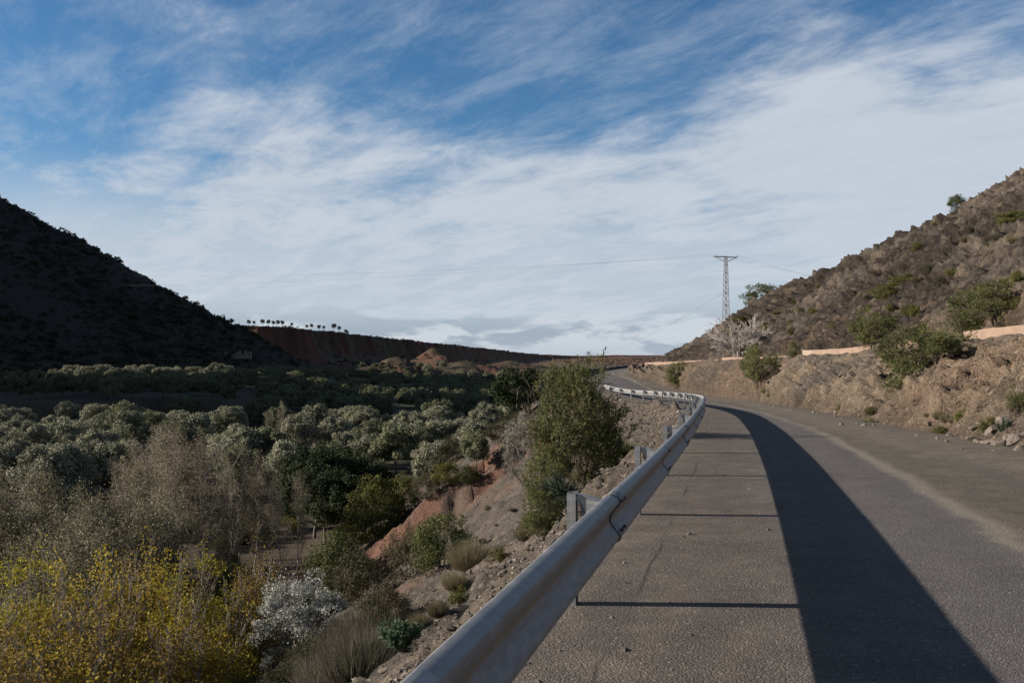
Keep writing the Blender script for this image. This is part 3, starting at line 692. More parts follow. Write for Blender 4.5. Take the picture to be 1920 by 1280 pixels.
def build_guardrail():
    # resample the edge from well behind the camera to beyond the big bush
    E = catmull(ST[:26], 40)[:, [0, 1, 4]]
    ln = np.concatenate([[0], np.cumsum(np.hypot(*np.diff(E[:, :2], axis=0).T))])
    ref = np.interp(6.6, E[:, 1], ln)             # a post stands here
    step = 4.11
    def pos(s):
        p = np.array([np.interp(s, ln, E[:, k]) for k in range(3)])
        q = np.array([np.interp(s + 0.2, ln, E[:, k]) for k in range(3)]) - np.array([np.interp(s - 0.2, ln, E[:, k]) for k in range(3)])
        q /= np.linalg.norm(q); n = np.array([q[1], -q[0], 0]); n /= np.linalg.norm(n)
        return p, q, n
    root = thing('guardrail', tuple(pos(ref)[0]))
    tag(root, 'galvanised steel W-beam guardrail on posts curving along the valley edge of the road', 'guardrail')
    o0 = np.array(root.location)
    half = [(0.012, .158), (0.030, .156), (0.055, .147), (0.076, .134), (0.084, .120), (0.083, .106), (0.073, .090), (0.055, .070), (0.038, .048), (0.025, .028), (0.019, .012), (0.018, .0)]
    prof = half + [(x, -z) for x, z in half[-2::-1]]
    gro = [0, 0, 0, 0, 0, 0, 0, 0.1, 0.3, 0.55, 0.9, 1.0]; gro = gro + gro[-2::-1]
    OFF, MID = 0.27, 0.585
    def beam(s0, s1, lift):
        n = 22; ss = np.linspace(s0, s1, n); V = []; A = []; m = len(prof)
        for side in (0, 1):
            for s in ss:
                p, q, nn = pos(s)
                for (px, pz), g in zip(prof, gro):
                    o = OFF + px + lift - side * 0.004
                    V.append(p + nn * o + np.array([0, 0, MID + pz * (1 + lift * 0.5)]) - o0); A.append(g)
        f = grid_faces(n, m); k = n * m
        i = np.arange(n * m).reshape(n, m)
        rim = []
        for a, b in ((i[:, 0], 1), (i[:, -1], -1)):
            rim += [[a[j], a[j + 1], a[j + 1] + k, a[j] + k][::b] for j in range(n - 1)]
        for a, b in ((i[0], -1), (i[-1], 1)):
            rim += [[a[j], a[j + 1], a[j + 1] + k, a[j] + k][::b] for j in range(m - 1)]
        return mesh('rail_beam', np.array(V), [f, f[:, ::-1] + k, np.array(rim)], [M_GALV], True, {'groove': np.array(A)})
    ks = range(-4, 19)
    for k in ks:
        s = ref + k * step
        obj('rail_beam', beam(s + 0.02 - 0.16, s + step + 0.16, 0.0 if k % 2 else 0.005), root)
    # posts: C channel, block-out bracket
    for k in ks:
        s = ref + k * step; p, q, nn = pos(s)
        M = np.column_stack([nn, q, [0, 0, 1]]); base = p - o0
        mb = MB()
        def bx(c, e): mb.box(base + M @ np.array(c), e, M)
        bx((0, -0.0, 0.235), (0.006, 0.10, 0.99))
        bx((0.026, -0.052, 0.235), (0.058, 0.006, 0.99)); bx((0.026, 0.052, 0.235), (0.058, 0.006, 0.99))
        bx((0.052, -0.042, 0.235), (0.006, 0.014, 0.99)); bx((0.052, 0.042, 0.235), (0.006, 0.014, 0.99))
        if k == -1: continue
        po = obj('post', mb.mesh('post', [M_GALV]), root)
        mb = MB()
        # two splayed cheeks cut away beside the post, sloping top plate, flange against the beam
        poly = [(0.06, 0.715), (0.06, 0.675), (0.105, 0.640), (0.128, 0.585), (0.135, 0.470), (0.262, 0.470), (0.262, 0.665)]
        for sg in (-1, 1):
            V = []
            for th in (-0.003, 0.003):
                for px, pz in poly: V.append(base + M @ np.array((px, sg * (0.034 + 0.09 * (px - 0.06)) + th, pz)))
            m = len(poly); V = np.array(V)
            T = [[0, k, k + 1] for k in range(1, m - 1)] + [[m, m + k + 1, m + k] for k in range(1, m - 1)]
            mb.add(V, [[k, (k + 1) % m, m + (k + 1) % m, m + k] for k in range(m)], T)
        V = np.array([base + M @ np.array(c) for c in ((0.055, -0.04, 0.719), (0.055, 0.04, 0.719), (0.265, 0.056, 0.669), (0.265, -0.056, 0.669), (0.055, -0.04, 0.725), (0.055, 0.04, 0.725), (0.265, 0.056, 0.675), (0.265, -0.056, 0.675))])
        mb.add(V, [[3, 2, 1, 0], [4, 5, 6, 7], [0, 1, 5, 4], [1, 2, 6, 5], [2, 3, 7, 6], [3, 0, 4, 7]])
        bx((0.272, 0, 0.575), (0.006, 0.12, 0.22))
        obj('bracket', mb.mesh('bracket', [M_GALV]), po)
        if k < 0 or k > 5: continue
        for zz in (0.094, -0.094):
            # lap slots and bolt heads on both crests of the beam at every joint
            for (ds, dz) in ((-0.04, 0.012), (0.10, 0.012)):
                pp, qq, n2 = pos(s + ds)
                c0 = pp - o0 + n2 * (OFF + 0.085) + np.array([0, 0, MID + zz + dz])
                mb = MB(); mb.bar(c0 - n2 * 0.003, c0 + n2 * 0.012, 0.012, 0.010, 8)
                mb.box(c0 + n2 * 0.004, (0.014, 0.052, 0.016), np.column_stack([n2, qq, [0, 0, 1]]))
                obj('bolt', mb.mesh('bolt', [M_BOLT]), root)
        # dark lap edge following the profile
        pp, qq, n2 = pos(s - 0.15)
        mb = MB(); pts = [pp - o0 + n2 * (OFF + px + 0.009) + np.array([0, 0, MID + pz]) for px, pz in prof]
        for a, b in zip(pts[:-1], pts[1:]): mb.bar(a, b, 0.003, n=5)
        obj('lap_edge', mb.mesh('lap_edge', [M_BOLT]), root)
build_guardrail()

# ------------------------------------------------------------------ parapets
def mat_wall(name, c1, c2, stain):
    m, t = new_mat(name)
    out = t.n('OutputMaterial'); p = t.n('BsdfPrincipled'); t.link(p.outputs[0], out.inputs[0])
    c = t.n('TexCoord').outputs['Object']
    n1 = t.noise(c, 1.3, 6.0, 0.65); n2 = t.noise(c, 9.0, 5.0, 0.65); n3 = t.noise(t.vmath('MULTIPLY', c, (1, 1, 0.8)), 2.0, 6.0, 0.7)
    col = t.mix(t.ramp(n1, 0.3, 0.7), c1, c2)
    col = t.mix(t.math('MULTIPLY', t.ramp(n3, 0.5, 0.68), 0.6), col, stain)
    k = t.math('ADD', 0.7, t.math('MULTIPLY', n2, 0.6)); col = t.mix(1.0, col, t.n('CombineColor', ins={0: k, 1: k, 2: k}).outputs[0], 'MULTIPLY')
    t.link(col, p.inputs['Base Color']); p.inputs['Roughness'].default_value = 0.92
    b = t.n('Bump', ins={'Strength': 0.6, 'Distance': 0.03, 'Height': n2}); t.link(b.outputs[0], p.inputs['Normal'])
    return m
M_PINK = mat_wall('pink_plaster', (0.205, 0.142, 0.104), (0.265, 0.185, 0.137), (0.14, 0.105, 0.08))
M_CREAM = mat_wall('cream_plaster', (0.25, 0.197, 0.145), (0.30, 0.24, 0.178), (0.18, 0.14, 0.105))
M_SHADED_WALL = mat_wall('shaded_masonry', (0.13, 0.115, 0.105), (0.19, 0.17, 0.155), (0.09, 0.08, 0.075))  # dark grey paints the shade of the face turned from the sun

def wall_run(name, pts, h, th, mats, label, sag=0.0, seed=0, switch=None):
    """a parapet along pts (x, y, z top): body and slightly proud coping, top edge uneven"""
    P = catmull(np.array(pts, float), 14); n = len(P)
    T = np.gradient(P, axis=0); T[:, 2] = 0; T /= np.linalg.norm(T, axis=1, keepdims=True); Nn = np.column_stack([T[:, 1], -T[:, 0], 0 * T[:, 0]])
    root = thing(name, tuple(P[0] - np.array([0, 0, h])))
    tag(root, label, 'wall')
    o0 = np.array(root.location)
    s = np.concatenate([[0], np.cumsum(np.linalg.norm(np.diff(P, axis=0), axis=1))])
    nz = 0.05 * fbm(s / 1.3, 0 * s + seed, oct=4, seed=80) ; nw = 0.025 * fbm(s / 0.9, 0 * s + seed + 5, oct=3, seed=81)
    ring = [(-th / 2, -h - 0.7), (-th / 2, -0.02), (-th / 2 + 0.03, 0.0), (th / 2 - 0.03, 0.0), (th / 2, -0.02), (th / 2, -h - 0.7)]
    V = np.stack([P + Nn * (a + nw[:, None] * np.sign(a)) + np.array([0, 0, 1]) * (b + (nz if b > -0.1 else 0 * nz))[:, None] for a, b in ring], 1) - o0
    m = len(ring); f = grid_faces(n, m)
    ends = np.array([[5, 4, 1, 0], [4, 3, 2, 1]]); ends = np.concatenate([ends, ends[:, ::-1] + (n - 1) * m])
    if switch is not None:
        fa = [q for q in f if s[q[0] // m] < switch]; fb = [q for q in f if s[q[0] // m] >= switch]
        na = (max(q.max() for q in fa) + 1); nb = min(q.min() for q in fb)
        obj("wall_section", mesh("wall_section", V.reshape(-1, 3)[:na], [np.array(fa), ends[:2]], [mats[0]]), root)['label'] = 'cream plastered end'
        obj('wall_section', mesh("wall_section", V.reshape(-1, 3)[nb:], [np.array(fb) - nb, ends[2:] - nb], [mats[1]]), root)
    else:
        obj('wall_section', mesh('wall_section', V.reshape(-1, 3), [f, ends], [mats[0]]), root)
    return root
def wl(u, v, Y): p = at(u, v, Y); return (p.x, p.y, p.z)
wall_run('parapet', [wl(1212, 679.5, 114), wl(1260, 677.5, 104), wl(1300, 676, 96), wl(1352, 674, 86)], 0.42, 0.34, [M_PINK], 'low pink parapet on the bank farthest up the road, starting at the hairpin', seed=1)
wall_run('parapet', [wl(1357, 669.5, 85), wl(1400, 669.5, 77), wl(1440, 668, 70), wl(1488, 667, 63.5)], 0.46, 0.34, [M_PINK], 'low pink parapet behind the rounded shrub, ending short of the cream wall end', seed=2)
wall_run('parapet', [wl(1501, 656.5, 62), wl(1560, 655, 56), wl(1610, 651, 52), wl(1648, 645, 49.5), wl(1672, 642, 48)], 0.5, 0.36, [M_CREAM, M_PINK], 'taller pink parapet section with a cream left end above the bank', seed=3, switch=2.6)
wall_run('parapet', [wl(1690, 640, 47), wl(1720, 638, 45), wl(1750, 634, 43.4), wl(1782, 630, 41.8)], 0.45, 0.34, [M_PINK], 'broken stretch of pink parapet mostly hidden by the hanging oleander', seed=4)
wall_run('parapet', [wl(1814, 621, 40.3), wl(1860, 616, 38), wl(1920, 610, 35.8), wl(2010, 604, 33), wl(2120, 596, 30)], 0.45, 0.36, [M_PINK], 'pink parapet at the right end of the bank with a broken left end', seed=5)
wall_run('parapet', [wl(1070, 692.5, 108), wl(1100, 691.2, 113.5), wl(1140, 687.8, 121), wl(1180, 683.8, 127.5), wl(1211, 681.5, 131)], 0.62, 0.4, [M_SHADED_WALL], 'parapet on the outer edge of the hairpin bend, its shade painted dark grey', seed=6)

# ------------------------------------------------------------------ power line
def build_pylon():
    top = at(1361, 481, 150); bx, by = top.x, top.y
    zb = sheet_z(bx, by) - 0.2; H = top.z - zb
    root = thing('power_pylon', (bx, by, zb), 0.35)
    tag(root, 'tapered steel lattice power pylon with one crossarm standing on the hill crest', 'pylon')
    mb = MB()
    def hw(z): return 0.44 - 0.27 * min(1, z / H)
    cn = [(-1, -1), (1, -1), (1, 1), (-1, 1)]
    for a, b in cn: mb.bar((a * hw(0), b * hw(0), -0.3), (a * hw(H), b * hw(H), H), 0.05, 0.04, 4)
    obj('leg_frame', mb.mesh('leg_frame', [M_STEEL_POLE]), root)
    mb = MB(); z = 0.2; i = 0
    while z < H - 0.3:
        dz = hw(z) * 1.45; z2 = min(H, z + dz)
        for k in range(4):
            a, b = cn[k], cn[(k + 1) % 4]
            if i % 2: a, b = b, a
            mb.bar((a[0] * hw(z), a[1] * hw(z), z), (b[0] * hw(z2), b[1] * hw(z2), z2), 0.024, n=4)
            if i % 4 == 0: mb.bar((a[0] * hw(z), a[1] * hw(z), z), (b[0] * hw(z), b[1] * hw(z), z), 0.026, n=4)
        z = z2; i += 1
    obj('bracing', mb.mesh('bracing', [M_STEEL_POLE]), root)
    mb = MB()
    for yy in (-0.2, 0.2):
        mb.bar((-2.05, yy, H - 0.05), (2.05, yy, H - 0.05), 0.05, n=4)
        for s in (-1, 1): mb.bar((s * 1.9, yy, H - 0.05), (s * 0.25, yy, H - 0.75), 0.025, n=4)
    for x in np.linspace(-2, 2, 9): mb.bar((x, -0.2, H - 0.05), (x, 0.2, H - 0.05), 0.025, n=4)
    obj('crossarm', mb.mesh('crossarm', [M_STEEL_POLE]), root)
    for x in (-1.95, 0.0, 1.95):
        mb = MB()
        for k in range(4):
            mb.bar((x, 0, H + 0.02 + k * 0.08), (x, 0, H + 0.06 + k * 0.08), 0.09, 0.06, 10)
        obj('insulator', mb.mesh('insulator', [M_PORC], True), root)
    def P(x, z): c, s = math.cos(0.35), math.sin(0.35); return np.array([bx + x * c, by + x * s, zb + z])
    def wire(a, b, sag, label, r=0.02):
        t = np.linspace(0, 1, 60)[:, None]
        pts = np.asarray(a)[None] * (1 - t) + np.asarray(b)[None] * t; pts[:, 2] -= (4 * sag * t * (1 - t))[:, 0]
        rr = np.full(59, r)
        mb = MB(); segs(mb, np.column_stack([pts[:-1], pts[1:], rr, rr]), 5)
        o = obj('power_cable', mb.mesh('power_cable', [M_WIRE], True)); tag(o, label, 'cable', 'cables of the power line')
    wire(P(-1.95, H + 0.3), (-250, 420, 36.5), 4.8, 'lower of the two long cables crossing the sky to the left hill', 0.012)
    wire(P(1.95, H + 0.3), (-250, 424, 41.5), 4.4, 'upper of the two long cables crossing the sky to the left hill', 0.012)
    wire(P(-1.95, H + 0.3), (118, 250, 18.5), 2.0, 'upper of the two cables running right from the pylon behind the hill', 0.009)
    wire(P(1.95, H + 0.3), (118, 256, 16.5), 2.0, 'lower of the two cables running right from the pylon behind the hill', 0.009)
    wire(P(-0.3, H * 0.55), tuple(at(1066, 674, 330)), 2.5, 'slack cable dropping from the pylon shaft to the valley on the left', 0.014)
build_pylon()

# ------------------------------------------------------------------ plants: geometry makers (base at the origin)
def unit(v): return v / (np.linalg.norm(v, axis=-1, keepdims=True) + 1e-9)

def leaf_quads(mb, P, D, rng, L, W, droop=0.0, jit=0.5):
    """rhombus leaves at P pointing along D"""
    n = len(P)
    D = unit(D + rng.normal(0, jit, (n, 3))); D[:, 2] -= droop; D = unit(D)
    A = unit(np.cross(D, rng.normal(0, 1, (n, 3))))
    l = L * rng.uniform(0.65, 1.3, (n, 1)); w = W * rng.uniform(0.7, 1.25, (n, 1))
    V = np.stack([P, P + D * l * 0.45 + A * w * 0.5, P + D * l, P + D * l * 0.45 - A * w * 0.5], 1)
    mb.add(V.reshape(-1, 3), np.arange(4 * n).reshape(n, 4))

def shell_leaves(mb, P, O, rng, L, W, jit=0.55):
    """leaves lying across the surface of the puffs, so each puff shades as a volume"""
    n = len(P); N = unit(O + rng.normal(0, jit, (n, 3))); D = unit(np.cross(N, rng.normal(0, 1, (n, 3)))); A = np.cross(N, D)
    l = L * rng.uniform(0.65, 1.3, (n, 1)); w = W * rng.uniform(0.7, 1.25, (n, 1)); D = D + N * 0.25
    V = np.stack([P, P + D * l * 0.45 + A * w * 0.5, P + D * l, P + D * l * 0.45 - A * w * 0.5], 1)
    mb.add(V.reshape(-1, 3), np.arange(4 * n).reshape(n, 4))

def grow(rng, p, d, L, r, lev, maxlev, out, tips, kids=(5, 7), ang=0.6, ratio=0.55, up=0.15, wob=0.18, nseg=4, start=0.25, rmin=0.004):
    p = np.array(p, float); d = np.array(d, float); pts = [p.copy()]; ds = [d.copy()]
    for i in range(nseg):
        d = d + rng.normal(0, wob, 3) + np.array([0, 0, up]); d /= np.linalg.norm(d)
        q = p + d * L / nseg
        r0 = r * (1 - 0.8 * i / nseg); r1 = r * (1 - 0.8 * (i + 1) / nseg)
        out.append([*p, *q, max(r0, rmin), max(r1, rmin * 0.7)]); p = q; pts.append(p.copy()); ds.append(d.copy())
    if lev >= maxlev:
        tips.append((p, d)); tips.append(((pts[-2] + p) / 2, d)); tips.append((pts[len(pts) // 2], d)); return
    k = rng.integers(kids[0], kids[1] + 1)
    for j in range(k):
        t = start + (1 - start) * (j + rng.random()) / k
        f = t * nseg; i = min(nseg - 1, int(f)); q = pts[i] + (pts[i + 1] - pts[i]) * (f - i)
        dd = ds[i + 1]; a = rng.normal(0, 1, 3); a = a - dd * a.dot(dd); a /= np.linalg.norm(a) + 1e-9
        th = ang * rng.uniform(0.7, 1.3)
        nd = dd * math.cos(th) + a * math.sin(th)
        grow(rng, q, nd, L * ratio * rng.uniform(0.75, 1.2) * (1.15 - 0.55 * t if lev == 0 else 1), r * 0.5 * (1.1 - 0.5 * t), lev + 1, maxlev, out, tips, kids, ang, ratio, up, wob, max(2, nseg - 1), start, rmin)
    tips.append((p, d))

def clumps(rng, n, nc, rx, ry, rz, zc, cr, flat=0.55, under=-0.5):
    """n leaf points gathered in nc puffs through an ellipsoid crown; returns points and outward directions"""
    c = unit(rng.normal(0, 1, (nc * 4, 3))); c = c[c[:, 2] > under][:nc]; nc = len(c)
    rad = rng.uniform(0.35, 1.0, (nc, 1)) ** 0.5
    cc = c * rad * np.array([rx, ry, rz])
    sz = cr * rng.uniform(0.6, 1.3, nc)
    k = rng.integers(0, nc, n)
    o = unit(rng.normal(0, 1, (n, 3))); o[:, 2] = o[:, 2] * 0.8 + 0.15
    P = cc[k] + o * (sz[k] * rng.uniform(0.3, 1.0, n) ** 0.4)[:, None] * np.array([1, 1, flat + 0.3])
    P[:, 2] += zc
    return P, unit(o + 0.35 * unit(P - np.array([0, 0, zc])))

PROTO = {}; HT = {}
def proto(key, name, parts, cat):
    """parts: list of (part name, mesh)"""
    PROTO[key] = (name, parts, cat)
    zz = []
    for n, m in parts:
        a = np.zeros(len(m.vertices) * 3, np.float32); m.vertices.foreach_get('co', a); zz.append(a[2::3])
    zz = np.concatenate(zz); HT[key] = float(np.percentile(zz, 99.3))
def plant(key, loc, rz=0, sc=1.0, label=None, group=None, tilt=None):
    name, parts, cat = PROTO[key]
    o = thing(name, loc, rz, sc)
    if tilt: o.rotation_euler = (tilt[0], tilt[1], rz)
    tag(o, label, cat, group)
    for pn, me in parts: obj(pn, me, o)
    return o

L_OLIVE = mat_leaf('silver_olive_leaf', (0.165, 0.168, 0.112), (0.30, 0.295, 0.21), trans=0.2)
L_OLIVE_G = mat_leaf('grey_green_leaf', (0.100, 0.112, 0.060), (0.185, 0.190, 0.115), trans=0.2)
L_EVER = mat_leaf('evergreen_leaf', (0.020, 0.030, 0.014), (0.045, 0.062, 0.026), trans=0.2)
L_BUSH = mat_leaf('bush_leaf', (0.052, 0.062, 0.022), (0.118, 0.128, 0.048), trans=0.3)
L_BUSH_Y = mat_leaf('yellow_green_leaf', (0.070, 0.076, 0.020), (0.145, 0.140, 0.045), trans=0.3)
L_BUSH_D = mat_leaf('dull_bush_leaf', (0.055, 0.052, 0.030), (0.105, 0.095, 0.055), trans=0.25)
L_OLEA = mat_leaf('oleander_leaf', (0.070, 0.094, 0.032), (0.195, 0.212, 0.092), (0.24, 0.18, 0.06), trans=0.35)
L_SILVER = mat_leaf('saltbush_leaf', (0.19, 0.195, 0.17), (0.44, 0.44, 0.41), trans=0.2)
L_POPLAR = mat_leaf('dry_poplar_leaf', (0.165, 0.138, 0.092), (0.28, 0.242, 0.165), (0.34, 0.31, 0.25), trans=0.3)
L_GREYP = mat_leaf('pale_poplar_leaf', (0.130, 0.118, 0.070), (0.225, 0.205, 0.130), (0.36, 0.34, 0.27), trans=0.3)
L_YELLOW = mat_leaf('yellow_poplar_leaf', (0.25, 0.185, 0.02), (0.44, 0.335, 0.04), (0.24, 0.235, 0.045), trans=0.35)
L_YELLOWG = mat_leaf('lime_poplar_leaf', (0.22, 0.195, 0.022), (0.40, 0.35, 0.045), trans=0.35)
L_ORANGE = mat_leaf('orange_poplar_leaf', (0.165, 0.112, 0.032), (0.30, 0.21, 0.048), (0.33, 0.26, 0.045), trans=0.35)
L_GRASS = mat_leaf('dry_grass_blade', (0.125, 0.110, 0.060), (0.22, 0.19, 0.115), trans=0.25)
L_LAV = mat_leaf('lavender_blade', (0.105, 0.100, 0.068), (0.165, 0.155, 0.105), (0.14, 0.11, 0.14), trans=0.25)
L_PALM = mat_leaf('palm_blade', (0.050, 0.068, 0.042), (0.105, 0.130, 0.085), trans=0.2)
L_BLUE = mat_leaf('blue_green_leaf', (0.075, 0.125, 0.070), (0.150, 0.215, 0.135), trans=0.3)
L_CACT = mat_leaf('cactus_pad', (0.13, 0.16, 0.10), (0.21, 0.24, 0.17), trans=0.0)
L_PINE = mat_leaf('pine_needle', (0.022, 0.030, 0.018), (0.045, 0.055, 0.032), trans=0.1)

def mk_round(seed, h, w, n, L, W, mat, bark, nc=34, cr=0.28, stem_r=0.05, zc=0.40, under=-0.9):
    """dense rounded shrub or tree: stems + puffs of leaves"""
    rng = np.random.default_rng(seed)
    out, tips = [], []
    for k in range(5):
        a = rng.uniform(0, 6.28); d = np.array([math.cos(a) * 0.5, math.sin(a) * 0.5, 1.0]); d /= np.linalg.norm(d)
        grow(rng, (0.04 * w * math.cos(a), 0.04 * w * math.sin(a), -0.15), d, h * rng.uniform(0.5, 0.75), stem_r * h / 3, 0, 2, out, tips, (3, 4), 0.6, 0.55, 0.05, 0.2, 4, 0.3, 0.006 * h / 2)
    mb = MB(); segs(mb, np.array(out), 4); stems = mb.mesh('stems', [bark])
    P, D = clumps(rng, n, nc, w * 0.5 - cr * w * 0.3, w * 0.5 - cr * w * 0.3, h * (1 - zc) - cr * h * 0.25, h * zc, cr * w, under=under)
    P[:, 2] = np.maximum(P[:, 2], -0.22 * h)
    tp = np.array([t[0] for t in tips]); k = rng.integers(0, len(tp), n // 5)
    P2 = tp[k] + rng.normal(0, 0.06 * w, (len(k), 3)); D2 = np.tile([0, 0, 1.0], (len(k), 1))
    mb = MB(); shell_leaves(mb, P, D, rng, L, W, 0.6); leaf_quads(mb, P2, D2, rng, L, W, 0.0, 0.9)
    return [('stems', stems), ('foliage', mb.mesh('foliage', [mat]))]

def mk_tree(seed, h, w, n, L, W, mat, bark, nc=30, cr=0.22, trunk=0.16):
    """broad tree with a short trunk, limbs and puffy crown"""
    rng = np.random.default_rng(seed); out, tips = [], []
    grow(rng, (0, 0, -0.4), (0.05, 0.02, 1), h * 0.65, trunk, 0, 2, out, tips, (5, 6), 0.8, 0.6, 0.06, 0.12, 5, 0.35, 0.02)
    mb = MB(); segs(mb, np.array(out), 6); tr = mb.mesh('trunk', [bark], True)
    P, D = clumps(rng, n, nc, w * 0.5 * 0.82, w * 0.5 * 0.82, h * 0.42, h * 0.55, cr * w, under=-0.8)
    P[:, 2] = np.where(P[:, 2] < 0.1 * h, 0.12 * h + rng.uniform(0, 0.15 * h, len(P)), P[:, 2])
    mb = MB(); shell_leaves(mb, P, D, rng, L, W, 0.5)
    return [('trunk', tr), ('crown', mb.mesh('crown', [mat]))]

def mk_poplar(seed, h, w, mat, bark, leaves, L, stems=1, kids=(9, 12), maxlev=2, twig=0.009, r=0.11, spread=0.55, lowskip=0.2, lj=0.22):
    rng = np.random.default_rng(seed); out, tips = [], []
    for k in range(stems):
        a = rng.uniform(0, 6.28); b = 0 if stems == 1 else rng.uniform(0.04, 0.22)
        hh = h * (1 if k == 0 else rng.uniform(0.6, 0.95))
        grow(rng, (b * w * math.cos(a) * 1.5, b * w * math.sin(a) * 1.5, -0.3), (b * math.cos(a), b * math.sin(a), 1), hh, r * hh / h, 0, maxlev, out, tips, kids, spread, 0.36, 0.10, 0.07, 7, lowskip, twig)
    mb = MB(); segs(mb, np.array(out), 4); tr = mb.mesh('trunk', [bark])
    tp = np.array([t[0] for t in tips]); td = np.array([t[1] for t in tips])
    k = rng.integers(0, len(tp), leaves)
    P = tp[k] + rng.normal(0, lj, (leaves, 3)); P[:, 2] = np.maximum(P[:, 2], 0.1)
    mb = MB(); leaf_quads(mb, P, td[k] * 0.5, rng, L, L * 0.75, 0.2, 1.0)
    return [('trunk', tr), ('crown', mb.mesh('crown', [mat]))]

def mk_golden(seed, h, w, mat, n):
    """many stemmed young poplar: twiggy base, rounded leafy heads of small leaves"""
    rng = np.random.default_rng(seed); out, tips = [], []
    P, D = [], []
    for k in range(9):
        a = rng.uniform(0, 6.28); q = rng.uniform(0, 1) ** 0.6; hh = h * rng.uniform(0.62, 1.0) * (1 - 0.2 * q)
        b = np.array([math.cos(a), math.sin(a), 0]) * q * w * 0.42
        grow(rng, b * 0.5 - np.array([0, 0, 0.3]), (b[0] / h, b[1] / h, 1), hh * 0.97, 0.035, 0, 2, out, tips, (8, 10), 0.42, 0.30, 0.12, 0.05, 6, 0.2, 0.009)
        m = n // 9; p, d = clumps(rng, m, 16, w * 0.20, w * 0.20, hh * 0.36, hh * 0.62, w * 0.085, 0.7, -0.9)
        P.append(p + b * 0.95); D.append(d)
    tp = np.array([t[0] for t in tips]); k = rng.integers(0, len(tp), n // 3)
    P.append(tp[k] + rng.normal(0, 0.12, (len(k), 3))); D.append(unit(rng.normal(0, 1, (len(k), 3))))
    mb = MB(); segs(mb, np.array(out), 4); tr = mb.mesh('trunk', [M_TWIG_GREY])
    mb = MB(); P = np.concatenate(P); P[:, 2] = np.maximum(P[:, 2], 0.2); shell_leaves(mb, P, np.concatenate(D), rng, 0.085, 0.075, 0.9)
    return [('trunk', tr), ('crown', mb.mesh('crown', [mat]))]

def mk_oleander(seed, h, w, n, mat=None, stems=26, L=0.15, W=0.030, lean=(0, 0)):
    rng = np.random.default_rng(seed); out, P, D = [], [], []
    shoots = []
    for k in range(stems):
        a = rng.uniform(0, 6.28); q = rng.uniform(0.0, 1.0) ** 0.6
        p = np.array([0.12 * w * math.cos(a) * q, 0.12 * w * math.sin(a) * q, -0.12]); d = np.array([math.cos(a) * 0.75 * q * w / h, math.sin(a) * 0.75 * q * w / h, 1.0]) + np.array([lean[0], lean[1], 0]); d /= np.linalg.norm(d)
        tips = []
        grow(rng, p, d, h * rng.uniform(0.62, 0.98) * (1 - 0.22 * q), 0.016 * h / 3 + 0.006, 0, 2, out, tips, (4, 6), 0.55, 0.42, 0.16, 0.12, 5, 0.15, 0.004)
        shoots += tips
    tp = np.array([t[0] for t in shoots]); td = np.array([t[1] for t in shoots])
    k = rng.integers(0, len(tp), n)
    P = tp[k] - td[k] * rng.uniform(0, 0.32, (n, 1)) + rng.normal(0, 0.018, (n, 3))
    mb = MB(); segs(mb, np.array(out), 4); st = mb.mesh('stems', [M_TWIG_BROWN])
    mb = MB(); leaf_quads(mb, P, td[k] * 0.9 + np.array([0, 0, 0.2]), rng, L, W, 0.0, 0.42)
    return [('stems', st), ('foliage', mb.mesh('foliage', [mat or L_OLEA]))]

def mk_leafy(seed, h, w, shoots, per, mat, L=0.13, W=0.028, nc=38):
    rng = np.random.default_rng(seed); out, tips = [], []
    for k in range(16):
        a = rng.uniform(0, 6.28); q = rng.uniform(0.1, 0.9); d = np.array([math.cos(a) * 0.6 * q * w / h, math.sin(a) * 0.6 * q * w / h, 1.0]); d /= np.linalg.norm(d)
        grow(rng, (0.1 * w * math.cos(a), 0.1 * w * math.sin(a), -0.12), d, h * rng.uniform(0.5, 0.82), 0.022, 0, 2, out, tips, (4, 5), 0.6, 0.45, 0.08, 0.16, 5, 0.15, 0.004)
    P, D = clumps(rng, shoots, nc, w * 0.40, w * 0.40, h * 0.44, h * 0.50, w * 0.16, 0.7, -0.95)
    P[:, 2] = np.where(P[:, 2] < 0.04, rng.uniform(0.05, 0.4, len(P)), P[:, 2])
    up = unit(D * 0.55 + np.array([0, 0, 0.8]) + rng.normal(0, 0.25, P.shape))
    l = rng.uniform(0.15, 0.34, (shoots, 1)); o = np.concatenate([P, P + up * l, np.full((shoots, 1), 0.004), np.full((shoots, 1), 0.002)], 1)
    mb = MB(); segs(mb, np.array(out), 4); segs(mb, o, 3); st = mb.mesh('stems', [M_TWIG_BROWN])
    k = np.repeat(np.arange(shoots), per); t = rng.uniform(0.1, 1.0, (len(k), 1))
    side = rng.normal(0, 1, (len(k), 3)); u2 = up[k]; side = unit(side - u2 * (side * u2).sum(1, keepdims=True))
    mb = MB(); leaf_quads(mb, P[k] + u2 * l[k] * t, u2 * (0.35 + 0.6 * t) + side * 0.75, rng, L, W, 0.05, 0.12)
    return [('stems', st), ('foliage', mb.mesh('foliage', [mat]))]

